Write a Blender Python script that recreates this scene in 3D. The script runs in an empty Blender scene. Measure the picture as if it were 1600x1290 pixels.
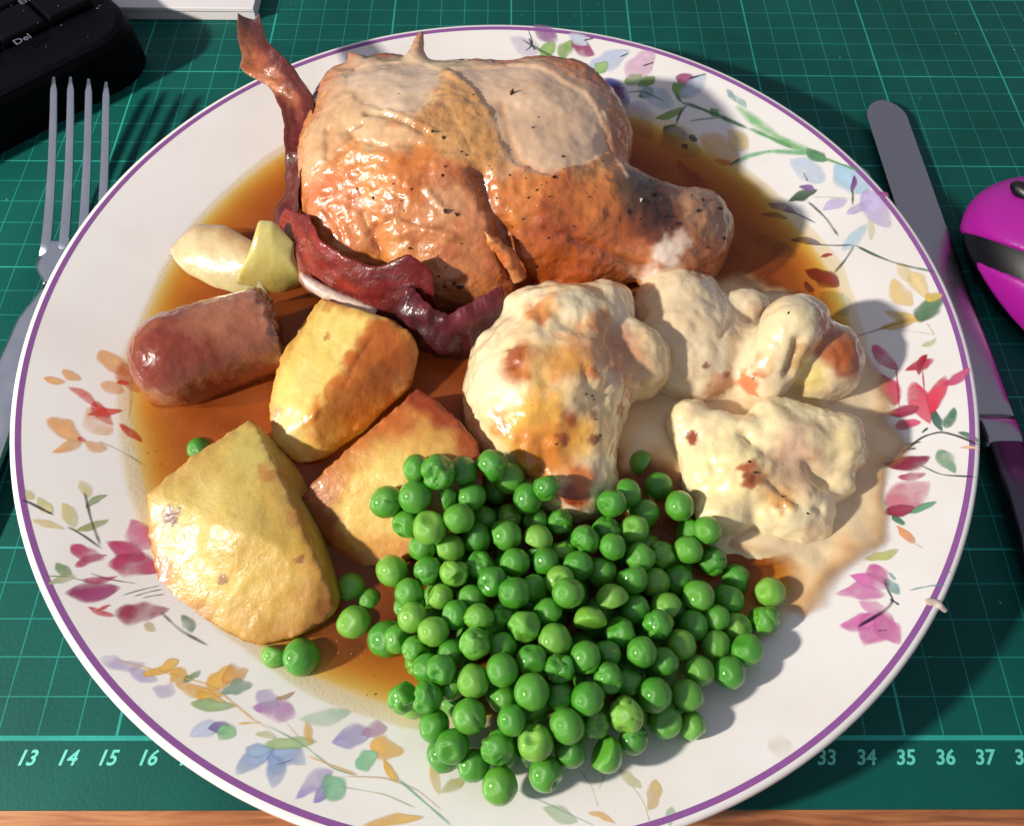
import bpy, bmesh, math, random
import numpy as np
from mathutils import Matrix, Vector
random.seed(7); RNG = np.random.default_rng(11)
SC = bpy.context.scene
COL = SC.collection
CM = 0.01
# ------------------------------------------------------------------ camera (cm, plate centre = origin)
CF = 1235.04; CW, CH = 1600.0, 1290.0
_th, _roll, _yaw = 1.0715, -0.0196, 0.0187
CAMP = np.array([0.2339, -13.4472, 21.529])
_F = np.array([math.sin(_yaw)*math.cos(_th), math.cos(_yaw)*math.cos(_th), -math.sin(_th)])
_R = np.array([math.cos(_yaw), -math.sin(_yaw), 0.0]); _D = np.cross(_F, _R)
_R, _D = _R*math.cos(_roll)+_D*math.sin(_roll), _D*math.cos(_roll)-_R*math.sin(_roll)
cam = bpy.data.cameras.new('camera'); camo = bpy.data.objects.new('camera', cam); COL.objects.link(camo)
_U = -_D; _B = -_F
camo.matrix_world = Matrix(((_R[0], _U[0], _B[0], CAMP[0]*CM), (_R[1], _U[1], _B[1], CAMP[1]*CM), (_R[2], _U[2], _B[2], CAMP[2]*CM), (0, 0, 0, 1)))
cam.sensor_fit = 'HORIZONTAL'; cam.sensor_width = 36; cam.lens = CF/CW*36
cam.clip_start = 0.01; cam.clip_end = 20
SC.camera = camo
# ------------------------------------------------------------------ light
W = bpy.data.worlds.new('World'); SC.world = W; W.use_nodes = True
bg = W.node_tree.nodes['Background']; bg.inputs[0].default_value = (0.47, 0.48, 0.57, 1); bg.inputs[1].default_value = 0.60
LD = np.array([-0.806, -0.293, 0.515]); LD /= np.linalg.norm(LD)
lamp = bpy.data.lights.new('desk_lamp', 'SPOT'); lamp.energy = 60; lamp.color = (1.0, 0.93, 0.82)
lamp.shadow_soft_size = 0.026; lamp.spot_size = math.radians(50); lamp.spot_blend = 0.3
lo = bpy.data.objects.new('desk_lamp', lamp); COL.objects.link(lo)
lo.location = Vector(LD*0.95); lo.rotation_euler = Vector(LD).to_track_quat('Z', 'Y').to_euler()
SC.view_settings.view_transform = 'Standard'; SC.view_settings.look = 'None'
SC.view_settings.exposure = 0.0; SC.view_settings.gamma = 1.0
SC.render.engine = 'CYCLES'
try:
    SC.cycles.use_denoising = True; SC.cycles.transparent_max_bounces = 16; SC.cycles.max_bounces = 8
    SC.cycles.caustics_reflective = False; SC.cycles.caustics_refractive = False
    SC.cycles.sample_clamp_indirect = 4.0
except Exception: pass

# ------------------------------------------------------------------ maths helpers
def at(px, py, z):
    """point of the place seen at photo pixel (px,py) that lies at height z (cm)"""
    d = _F+_R*(px-CW/2)/CF+_D*(py-CH/2)/CF
    return CAMP+d*((z-CAMP[2])/d[2])
def proj(V):
    v = np.asarray(V)-CAMP; w = v@_F
    return np.stack([CW/2+CF*(v@_R)/w, CH/2+CF*(v@_D)/w, w], -1)
PCX, PCY = 0.03, 0.20           # plate centre
def zplate(r):
    """height of the glazed surface: flat well, curved verge, gently sloping rim"""
    r = np.asarray(r, float); a = np.clip(r-7.4, 0, 2.0)
    return 0.45+0.15*a*a/2.0+0.30*np.clip(r-9.4, 0, None)
def prad(x, y): return np.hypot(x-PCX, y-PCY)
def plate_at(px, py):
    z = 1.0
    for _ in range(12):
        p = at(px, py, z); z = float(zplate(prad(p[0], p[1])))
    return np.array([p[0], p[1]])
def _hash(ix, iy, iz, s):
    n = (ix*374761393+iy*668265263+iz*2147483647+s*974634777) & 0xffffffff
    n = ((n ^ (n >> 13))*1274126177) & 0xffffffff
    n = ((n ^ (n >> 16))*2246822519) & 0xffffffff
    return ((n ^ (n >> 15)) & 0xffffff)/float(0xffffff)
def vnoise(P, fr=1.0, seed=0):
    P = np.asarray(P, float)*fr+17.3*seed+1000.0
    i = np.floor(P).astype(np.int64); f = P-i; f = f*f*(3-2*f)
    out = 0
    for dx in (0, 1):
        for dy in (0, 1):
            for dz in (0, 1):
                w = (f[..., 0] if dx else 1-f[..., 0])*(f[..., 1] if dy else 1-f[..., 1])*(f[..., 2] if dz else 1-f[..., 2])
                out = out+w*_hash(i[..., 0]+dx, i[..., 1]+dy, i[..., 2]+dz, seed)
    return out*2-1
def fbm(P, fr=1.0, seed=0, oct=3, gain=0.5):
    a, s = 1.0, 0
    for k in range(oct):
        s = s+a*vnoise(P, fr*2**k, seed+k*7); a *= gain
    return s
def sstep(a, b, x):
    t = np.clip((x-a)/(b-a), 0, 1); return t*t*(3-2*t)
def lin(c):
    c = np.asarray(c, float)/255.0
    return np.where(c <= 0.04045, c/12.92, ((c+0.055)/1.055)**2.4)
# signed distance fields (cm)
def rotm(ax=0, ay=0, az=0):
    from mathutils import Euler
    return np.array(Euler((math.radians(ax), math.radians(ay), math.radians(az))).to_matrix())
def ell(c, r, rot=None):
    c = np.asarray(c, float); r = np.asarray(r, float); M = None if rot is None else rot
    def f(P):
        q = P-c
        if M is not None: q = q@M
        k0 = np.linalg.norm(q/r, axis=-1); k1 = np.linalg.norm(q/(r*r), axis=-1)+1e-9
        return k0*(k0-1)/k1
    return f
def cone(a, b, ra, rb):
    a = np.asarray(a, float); b = np.asarray(b, float); ab = b-a; L2 = ab@ab
    def f(P):
        t = np.clip((P-a)@ab/L2, 0, 1)
        return np.linalg.norm(P-(a+t[..., None]*ab), axis=-1)-(ra+(rb-ra)*t)
    return f
def hull(pts, k=0.15):
    bm = bmesh.new()
    for p in pts: bm.verts.new(p)
    bmesh.ops.convex_hull(bm, input=bm.verts)
    bm.normal_update(); c = np.mean(np.asarray(pts, float), 0); pl = []
    for fc in bm.faces:
        n = np.array(fc.normal); o = np.array(fc.verts[0].co); d = n@o
        if n@c-d > 0: n, d = -n, -d
        if not any(np.dot(n, m) > 0.985 and abs(d-e) < 0.15 for m, e in pl): pl.append((n, d))
    bm.free(); N = np.array([p[0] for p in pl]); Dd = np.array([p[1] for p in pl])
    def f(P):
        d = P@N.T-Dd; m = d.max(-1)
        return m+k*np.log(np.exp((d-m[..., None])/k).sum(-1))
    f.planes = (N, Dd)
    return f
def smin(a, b, k):
    h = np.clip(0.5+0.5*(b-a)/k, 0, 1); return b+(a-b)*h-k*h*(1-h)
def union(fs, k=0.4):
    def f(P):
        d = fs[0](P)
        for g in fs[1:]: d = smin(d, g(P), k)
        return d
    return f
def surfnet(f, lo, hi, h):
    lo = np.asarray(lo, float); hi = np.asarray(hi, float)
    n = np.ceil((hi-lo)/h).astype(int)+1
    ys = lo[1]+h*np.arange(n[1]); zs = lo[2]+h*np.arange(n[2])
    Fv = np.empty(n)
    for i in range(n[0]):
        Y, Z = np.meshgrid(ys, zs, indexing='ij')
        Fv[i] = f(np.stack([np.full_like(Y, lo[0]+h*i), Y, Z], -1))
    S = Fv < 0
    c = [S[a:n[0]-1+a, b:n[1]-1+b, d:n[2]-1+d] for a in (0, 1) for b in (0, 1) for d in (0, 1)]
    cnt = sum(x.astype(np.int8) for x in c); mask = (cnt > 0) & (cnt < 8)
    I = np.argwhere(mask); acc = np.zeros((len(I), 3)); w = np.zeros(len(I))
    corner = [(a, b, d) for a in (0, 1) for b in (0, 1) for d in (0, 1)]
    for p in range(8):
        for q in range(p+1, 8):
            A, B = np.array(corner[p]), np.array(corner[q])
            if np.abs(A-B).sum() != 1: continue
            fa = Fv[tuple((I+A).T)]; fb = Fv[tuple((I+B).T)]
            m = (fa < 0) != (fb < 0); t = np.where(m, fa/np.where(m, fa-fb, 1), 0)
            acc += np.where(m[:, None], A+(B-A)*t[:, None], 0); w += m
    V = lo+h*(I+acc/w[:, None])
    idx = -np.ones(mask.shape, int); idx[mask] = np.arange(len(I))
    Q = []
    for ax in range(3):
        sl0 = [slice(None)]*3; sl1 = [slice(None)]*3; sl0[ax] = slice(0, -1); sl1[ax] = slice(1, None)
        a, b = S[tuple(sl0)], S[tuple(sl1)]
        for sign in (0, 1):
            E = np.argwhere((a & ~b) if sign == 0 else (~a & b))
            o1, o2 = (ax+1) % 3, (ax+2) % 3
            ok = (E[:, o1] > 0) & (E[:, o2] > 0) & (E[:, o1] < mask.shape[o1]) & (E[:, o2] < mask.shape[o2]); E = E[ok]
            q = []
            for d1, d2 in ((-1, -1), (0, -1), (0, 0), (-1, 0)):
                e = E.copy(); e[:, o1] += d1; e[:, o2] += d2; q.append(idx[tuple(e.T)])
            q = np.stack(q, 1)
            Q.append(q if sign == 0 else q[:, ::-1])
    return V, np.concatenate(Q)
def vnormals(V, Fq):
    N = np.zeros_like(V); a, b, c, d = (V[Fq[:, i]] for i in range(4))
    n = np.cross(c-a, d-b)
    for i in range(4): np.add.at(N, Fq[:, i], n)
    return N/(np.linalg.norm(N, axis=1, keepdims=True)+1e-12)
def smooth(V, Fq, it=2, l=0.5):
    E = np.concatenate([Fq[:, [i, (i+1) % 4]] for i in range(4)]); E = np.concatenate([E, E[:, ::-1]])
    for _ in range(it):
        S = np.zeros_like(V); c = np.zeros(len(V)); np.add.at(S, E[:, 0], V[E[:, 1]]); np.add.at(c, E[:, 0], 1)
        V = V+l*(S/c[:, None]-V)
    return V

# ------------------------------------------------------------------ objects
def mk(name, V, F, mat, parent=None, col=None, smoothf=True, origin=None, extra=None):
    V = np.asarray(V, float)
    org = np.zeros(3)
    if parent is not None: org = parent['_o'] if False else ORG[parent.name]
    elif origin is not None: org = np.asarray(origin, float)
    me = bpy.data.meshes.new(name)
    me.from_pydata(((V-org)*CM).tolist(), [], [list(map(int, f)) for f in F]); me.update()
    me.materials.append(mat)
    if smoothf: me.polygons.foreach_set('use_smooth', [True]*len(me.polygons))
    if col is not None:
        c = np.asarray(col, float)
        if c.shape[1] == 3: c = np.c_[c, np.ones(len(c))]
        at_ = me.color_attributes.new('Col', 'FLOAT_COLOR', 'POINT'); at_.data.foreach_set('color', c.ravel().astype(np.float32))
    if extra:
        for k, v in extra.items():
            a = me.attributes.new(k, 'FLOAT', 'POINT'); a.data.foreach_set('value', np.asarray(v, np.float32))
    o = bpy.data.objects.new(name, me); COL.objects.link(o)
    if parent is not None: o.parent = parent; ORG[o.name] = org
    else:
        o.location = Vector(org*CM); ORG[o.name] = org
    return o
ORG = {}
def root(name, origin):
    o = bpy.data.objects.new(name, None); COL.objects.link(o); o.empty_display_size = 0.02
    o.location = Vector(np.asarray(origin, float)*CM); ORG[o.name] = np.asarray(origin, float); return o
def sub(o, parent):          # make o (already top-level built in the same origin frame) a sub-part of parent
    o.parent = parent; return o
def tag(o, label, cat, group=None):
    o['label'] = label; o['category'] = cat
    if group: o['group'] = group
    return o
def grid_faces(n, m, closed=False):
    F = []
    for i in range(n-1):
        for j in range(m if closed else m-1):
            F.append((i*m+j, i*m+(j+1) % m, (i+1)*m+(j+1) % m, (i+1)*m+j))
    return F
def box(lo, hi, bev=0.0):
    lo = np.asarray(lo, float); hi = np.asarray(hi, float)
    if bev <= 0:
        V = [(x, y, z) for x in (lo[0], hi[0]) for y in (lo[1], hi[1]) for z in (lo[2], hi[2])]
        return np.array(V), [(0, 1, 3, 2), (4, 6, 7, 5), (0, 4, 5, 1), (2, 3, 7, 6), (0, 2, 6, 4), (1, 5, 7, 3)]
    bm = bmesh.new(); bmesh.ops.create_cube(bm, size=1)
    for v in bm.verts: v.co = Vector((lo+hi)/2)+Vector(np.array(v.co)*(hi-lo))
    bmesh.ops.bevel(bm, geom=bm.edges[:], offset=bev, segments=3, affect='EDGES', profile=0.5)
    V = np.array([v.co for v in bm.verts]); F = [[v.index for v in f.verts] for f in bm.faces]
    bm.verts.index_update(); F = [[v.index for v in f.verts] for f in bm.faces]; bm.free(); return V, F

# ------------------------------------------------------------------ materials
def nodes(m): m.use_nodes = True; nt = m.node_tree; return nt, nt.nodes, nt.links
def pbsdf(m): return m.node_tree.nodes['Principled BSDF']
def setp(b, **k):
    for a, v in k.items():
        if a in b.inputs: b.inputs[a].default_value = v
def mat_plain(name, rgb, rough=0.5, metal=0.0, noise=0.0, nscale=300, bump=0.0, bscale=400, **k):
    m = bpy.data.materials.new(name); nt, N, L = nodes(m); b = pbsdf(m); c = lin(rgb)
    setp(b, **{'Base Color': (*c, 1), 'Roughness': rough, 'Metallic': metal}); setp(b, **k)
    tc = N.new('ShaderNodeTexCoord')
    if noise:
        n = N.new('ShaderNodeTexNoise'); n.inputs['Scale'].default_value = nscale; n.inputs['Detail'].default_value = 5
        L.new(tc.outputs['Object'], n.inputs['Vector']); r = N.new('ShaderNodeMapRange')
        r.inputs[3].default_value = 1-noise; r.inputs[4].default_value = 1+noise
        L.new(n.outputs[0], r.inputs[0]); mx = N.new('ShaderNodeVectorMath'); mx.operation = 'SCALE'
        mx.inputs[0].default_value = c; L.new(r.outputs[0], mx.inputs['Scale']); L.new(mx.outputs[0], b.inputs['Base Color'])
    if bump:
        n = N.new('ShaderNodeTexNoise'); n.inputs['Scale'].default_value = bscale; n.inputs['Detail'].default_value = 4
        L.new(tc.outputs['Object'], n.inputs['Vector']); bp = N.new('ShaderNodeBump'); bp.inputs['Strength'].default_value = bump
        bp.inputs['Distance'].default_value = 0.001; L.new(n.outputs[0], bp.inputs['Height']); L.new(bp.outputs[0], b.inputs['Normal'])
    return m
def mat_food(name, rough=0.35, sss=0.25, rad=(0.004, 0.002, 0.001), var=0.18, vscale=250, bumps=((350, 0.25),), coat=0.0, coat_r=0.08, spec=0.5, rvar=0.0, wbump=False):
    """colour from the vertex paint, with grain, fine relief and wet sheen"""
    m = bpy.data.materials.new(name); nt, N, L = nodes(m); b = pbsdf(m)
    setp(b, **{'Roughness': rough, 'Subsurface Weight': sss, 'Subsurface Radius': rad, 'Subsurface Scale': 1.0, 'Coat Weight': coat, 'Coat Roughness': coat_r, 'Specular IOR Level': spec})
    tc = N.new('ShaderNodeTexCoord'); a = N.new('ShaderNodeVertexColor'); a.layer_name = 'Col'
    n = N.new('ShaderNodeTexNoise'); n.inputs['Scale'].default_value = vscale; n.inputs['Detail'].default_value = 6; n.inputs['Roughness'].default_value = 0.65
    L.new(tc.outputs['Object'], n.inputs['Vector']); r = N.new('ShaderNodeMapRange')
    r.inputs[1].default_value = 0.25; r.inputs[2].default_value = 0.75; r.inputs[3].default_value = 1-var; r.inputs[4].default_value = 1+var
    L.new(n.outputs[0], r.inputs[0]); mx = N.new('ShaderNodeVectorMath'); mx.operation = 'SCALE'
    L.new(a.outputs['Color'], mx.inputs[0]); L.new(r.outputs[0], mx.inputs['Scale']); L.new(mx.outputs[0], b.inputs['Base Color'])
    if rvar:
        n3 = N.new('ShaderNodeTexNoise'); n3.inputs['Scale'].default_value = 120; L.new(tc.outputs['Object'], n3.inputs['Vector'])
        r3 = N.new('ShaderNodeMapRange'); r3.inputs[1].default_value = 0.35; r3.inputs[2].default_value = 0.65
        r3.inputs[3].default_value = max(0.03, rough-rvar); r3.inputs[4].default_value = rough+rvar; L.new(n3.outputs[0], r3.inputs[0]); L.new(r3.outputs[0], b.inputs['Roughness'])
    prev = None
    for s, st in bumps:
        n2 = N.new('ShaderNodeTexNoise'); n2.inputs['Scale'].default_value = s; n2.inputs['Detail'].default_value = 3
        L.new(tc.outputs['Object'], n2.inputs['Vector']); bp = N.new('ShaderNodeBump')
        bp.inputs['Strength'].default_value = st; bp.inputs['Distance'].default_value = 0.6/s
        L.new(n2.outputs[0], bp.inputs['Height'])
        if wbump:
            mm = N.new('ShaderNodeMath'); mm.operation = 'MULTIPLY'; mm.inputs[1].default_value = st; L.new(a.outputs['Alpha'], mm.inputs[0]); L.new(mm.outputs[0], bp.inputs['Strength'])
        if prev: L.new(prev.outputs[0], bp.inputs['Normal'])
        prev = bp
    if prev:
        L.new(prev.outputs[0], b.inputs['Normal'])
        L.new(prev.outputs[0], b.inputs['Coat Normal'])
    return m

# ------------------------------------------------------------------ setting: desk and cutting mat
def mat_wood():
    m = bpy.data.materials.new('wood_desk'); nt, N, L = nodes(m); b = pbsdf(m); setp(b, Roughness=0.35)
    tc = N.new('ShaderNodeTexCoord'); mp = N.new('ShaderNodeMapping'); mp.inputs['Scale'].default_value = (14, 160, 60); L.new(tc.outputs['Object'], mp.inputs[0])
    n = N.new('ShaderNodeTexNoise'); n.inputs['Scale'].default_value = 2.0; n.inputs['Detail'].default_value = 8; n.inputs['Distortion'].default_value = 1.2; L.new(mp.outputs[0], n.inputs['Vector'])
    cr = N.new('ShaderNodeValToRGB'); e = cr.color_ramp.elements
    e[0].position = 0.3; e[0].color = (*lin((118, 66, 40)), 1); e[1].position = 0.7; e[1].color = (*lin((200, 140, 92)), 1)
    k = e.new(0.5); k.color = (*lin((168, 104, 64)), 1)
    L.new(n.outputs[0], cr.inputs[0]); L.new(cr.outputs[0], b.inputs['Base Color'])
    bp = N.new('ShaderNodeBump'); bp.inputs['Strength'].default_value = 0.25; bp.inputs['Distance'].default_value = 0.0006; L.new(n.outputs[0], bp.inputs['Height']); L.new(bp.outputs[0], b.inputs['Normal'])
    return m
V, F = box((-75, -40, -3.3), (75, 60, -0.3), 0.2)
desk = mk('desk', V, F, mat_wood(), smoothf=False); desk['kind'] = 'structure'

MX, MY = -24.55, -11.08         # where the mat's ruler reads 0,0
def mat_grid():
    m = bpy.data.materials.new('cutting_mat_print'); nt, N, L = nodes(m); b = pbsdf(m); setp(b, **{'Roughness': 0.5, 'Specular IOR Level': 0.12})
    tc = N.new('ShaderNodeTexCoord'); sp = N.new('ShaderNodeSeparateXYZ'); L.new(tc.outputs['Object'], sp.inputs[0])
    def M(op, x, y=None, z=None):
        n = N.new('ShaderNodeMath'); n.operation = op
        for i, v in enumerate((x, y, z)):
            if v is None: continue
            if hasattr(v, 'is_linked') or hasattr(v, 'links'): L.new(v, n.inputs[i])
            else: n.inputs[i].default_value = v
        return n.outputs[0]
    def line(s, step, w):
        u = M('DIVIDE', s, step*CM); fr = M('FRACT', M('ADD', u, 0.5)); d = M('ABSOLUTE', M('SUBTRACT', fr, 0.5))
        return M('LESS_THAN', M('MULTIPLY', d, step), w/2)
    x, y = sp.outputs[0], sp.outputs[1]
    thin = M('MAXIMUM', line(x, 1, 0.032), line(y, 1, 0.032)); thick = M('MAXIMUM', line(x, 5, 0.07), line(y, 5, 0.055))
    inside = M('GREATER_THAN', y, -0.0004)
    base = M('LESS_THAN', M('ABSOLUTE', y), 0.0006)
    g = M('MAXIMUM', M('MULTIPLY', M('MAXIMUM', M('MULTIPLY', thin, 0.62), thick), inside), base)
    ns = N.new('ShaderNodeTexNoise'); ns.inputs['Scale'].default_value = 900; ns.inputs['Detail'].default_value = 3; L.new(tc.outputs['Object'], ns.inputs['Vector'])
    n2 = N.new('ShaderNodeTexNoise'); n2.inputs['Scale'].default_value = 25; n2.inputs['Detail'].default_value = 5; L.new(tc.outputs['Object'], n2.inputs['Vector'])
    wear = N.new('ShaderNodeMapRange'); wear.inputs[1].default_value = 0.3; wear.inputs[2].default_value = 0.7; wear.inputs[3].default_value = 0.42; wear.inputs[4].default_value = 1.0
    L.new(n2.outputs[0], wear.inputs[0])
    mx = N.new('ShaderNodeMix'); mx.data_type = 'RGBA'; L.new(M('MULTIPLY', g, wear.outputs[0]), mx.inputs['Factor'])
    cr = N.new('ShaderNodeValToRGB'); e = cr.color_ramp.elements; e[0].position = 0.3; e[0].color = (*lin((10, 74, 68)), 1); e[1].position = 0.72; e[1].color = (*lin((18, 90, 82)), 1); L.new(n2.outputs[0], cr.inputs[0])
    L.new(cr.outputs[0], mx.inputs['A']); mx.inputs['B'].default_value = (*lin((52, 172, 160)), 1)
    L.new(mx.outputs['Result'], b.inputs['Base Color'])
    bp = N.new('ShaderNodeBump'); bp.inputs['Strength'].default_value = 0.25; bp.inputs['Distance'].default_value = 0.0003; L.new(ns.outputs[0], bp.inputs['Height']); L.new(bp.outputs[0], b.inputs['Normal'])
    return m
MB = -1.63                         # the mat's near edge lies this far below its base line
V, F = box((-36, MY+MB, -0.3+0.004), (34, 34, 0.0), 0.04)
cmat = mk('cutting_mat', V, F, mat_grid(), smoothf=False, origin=(MX, MY, 0))
tag(cmat, 'green cutting mat with printed turquoise centimetre grid under the plate', 'cutting mat')
ink = mat_plain('mat_ink', (96, 205, 192), 0.5, noise=0.15, nscale=900)
def text_mesh(name, txt, size, mat, parent, loc, rot=0.0, shear=0.0, bold=0.0, depth=0.004, M=None):
    cu = bpy.data.curves.new(name, 'FONT'); cu.body = txt; cu.size = size*CM; cu.shear = shear; cu.offset = bold*CM
    cu.align_x = 'CENTER'; cu.align_y = 'CENTER'; cu.resolution_u = 3; cu.extrude = depth*CM
    t = bpy.data.objects.new(name, cu); COL.objects.link(t); dg = bpy.context.evaluated_depsgraph_get()
    me = bpy.data.meshes.new_from_object(t.evaluated_get(dg)); bpy.data.objects.remove(t); bpy.data.curves.remove(cu)
    me.name = name; me.materials.clear(); me.materials.append(mat)
    o = bpy.data.objects.new(name, me); COL.objects.link(o); o.parent = parent
    org = ORG[parent.name] if parent else np.zeros(3)
    o.location = Vector((np.asarray(loc)-org)*CM)
    if M is not None: o.rotation_euler = M
    else: o.rotation_euler = (0, 0, rot)
    ORG[o.name] = org
    return o
for k in range(11, 40):
    text_mesh('numeral', str(k), 0.50, ink, cmat, (MX+k-0.12, MY-0.47, 0.001), shear=0.22, bold=0.010)

rg = np.random.default_rng(8); Vd = []; Fd = []
for _ in range(170):
    c = np.array([rg.uniform(-22, 24), rg.uniform(-12, 22), 0.002]); sz = rg.uniform(.008, .028); l = rg.uniform(1, 5) if rg.random() < .25 else 1.2; a_ = rg.uniform(0, 3.14); b0 = len(Vd)
    if np.hypot(c[0], c[1]) < 14.4: continue
    d1 = np.array([math.cos(a_), math.sin(a_), 0])*sz*l; d2 = np.array([-math.sin(a_), math.cos(a_), 0])*sz
    Vd += [c+d1, c+d2, c-d1, c-d2, c+np.array([0, 0, sz])]; Fd += [(b0, b0+1, b0+4), (b0+1, b0+2, b0+4), (b0+2, b0+3, b0+4), (b0+3, b0, b0+4)]
md = mk('dust_specks', Vd, Fd, mat_plain('pale_dust', (150, 176, 160), .8), cmat, smoothf=False); md['kind'] = 'stuff'
# ------------------------------------------------------------------ plate
def mat_plate():
    m = bpy.data.materials.new('white_glazed_china'); nt, N, L = nodes(m); b = pbsdf(m)
    setp(b, **{'Roughness': 0.16, 'Specular IOR Level': 0.5, 'Subsurface Weight': 0.08, 'Subsurface Radius': (0.003, 0.003, 0.003), 'Subsurface Scale': 1.0})
    tc = N.new('ShaderNodeTexCoord'); n = N.new('ShaderNodeTexNoise'); n.inputs['Scale'].default_value = 35; n.inputs['Detail'].default_value = 6; L.new(tc.outputs['Object'], n.inputs['Vector'])
    cr = N.new('ShaderNodeValToRGB'); e = cr.color_ramp.elements; e[0].position = 0.3; e[0].color = (0.76, 0.725, 0.70, 1); e[1].position = 0.55; e[1].color = (0.81, 0.785, 0.765, 1)
    L.new(n.outputs[0], cr.inputs[0]); L.new(cr.outputs[0], b.inputs['Base Color'])
    r = N.new('ShaderNodeMapRange'); r.inputs[3].default_value = 0.1; r.inputs[4].default_value = 0.26; L.new(n.outputs[0], r.inputs[0]); L.new(r.outputs[0], b.inputs['Roughness'])
    return m
china = mat_plate()
PR = 13.8
plate = root('plate', (PCX, PCY, 0))
tag(plate, 'white china dinner plate with purple rim line and painted flowers', 'plate')
prof = [(r, float(zplate(r))) for r in np.r_[0.02, np.linspace(0.5, 7.5, 10), np.linspace(7.8, 13.72, 44)]]
ze = float(zplate(13.72))
prof += [(13.84, ze+0.03), (13.92, ze-0.01), (13.96, ze-0.09), (13.92, ze-0.18), (13.7, ze-0.28)]
prof += [(r, float(zplate(r))-0.42) for r in np.linspace(13.2, 9.4, 12)] + [(8.9, 0.28), (8.7, 0.05), (8.55, 0.003), (8.35, 0.003), (8.2, 0.08), (7.9, 0.2), (4, 0.2), (0.02, 0.2)]
na = 192; ang = np.linspace(0, 2*math.pi, na, endpoint=False)
V = np.array([(PCX+r*math.cos(a), PCY+r*math.sin(a), z) for r, z in prof for a in ang])
mk('dish', V, [f[::-1] for f in grid_faces(len(prof), na, True)][::1], china, plate)
def ring(r0, r1, n, zoff):
    rr = np.linspace(r0, r1, n); a = np.linspace(0, 2*math.pi, 256, endpoint=False)
    V = np.array([(PCX+r*math.cos(t), PCY+r*math.sin(t), zplate(r)+zoff) for r in rr for t in a]); return V, [f[::-1] for f in grid_faces(n, 256, True)]
V, F = ring(13.64, 13.775, 4, 0.006)
mk('rim_line', V, F, mat_plain('purple_band', (138, 84, 150), 0.22, noise=0.12, nscale=600), plate)

# ------------------------------------------------------------------ painted flowers on the plate
def mat_paint():
    m = bpy.data.materials.new('flower_glaze_paint'); nt, N, L = nodes(m); b = pbsdf(m); setp(b, Roughness=0.2)
    a = N.new('ShaderNodeVertexColor'); a.layer_name = 'Col'; L.new(a.outputs['Color'], b.inputs['Base Color'])
    tc = N.new('ShaderNodeTexCoord'); n = N.new('ShaderNodeTexNoise'); n.inputs['Scale'].default_value = 150; n.inputs['Detail'].default_value = 6; L.new(tc.outputs['Object'], n.inputs['Vector'])
    r = N.new('ShaderNodeMapRange'); r.inputs[1].default_value = 0.35; r.inputs[2].default_value = 0.6; r.inputs[3].default_value = 0.5; r.inputs[4].default_value = 1.2; L.new(n.outputs[0], r.inputs[0])
    mu = N.new('ShaderNodeMath'); mu.operation = 'MULTIPLY'; mu.use_clamp = True; L.new(a.outputs['Alpha'], mu.inputs[0]); L.new(r.outputs[0], mu.inputs[1])
    L.new(mu.outputs[0], b.inputs['Alpha'])
    return m
paint = mat_paint()
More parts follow.
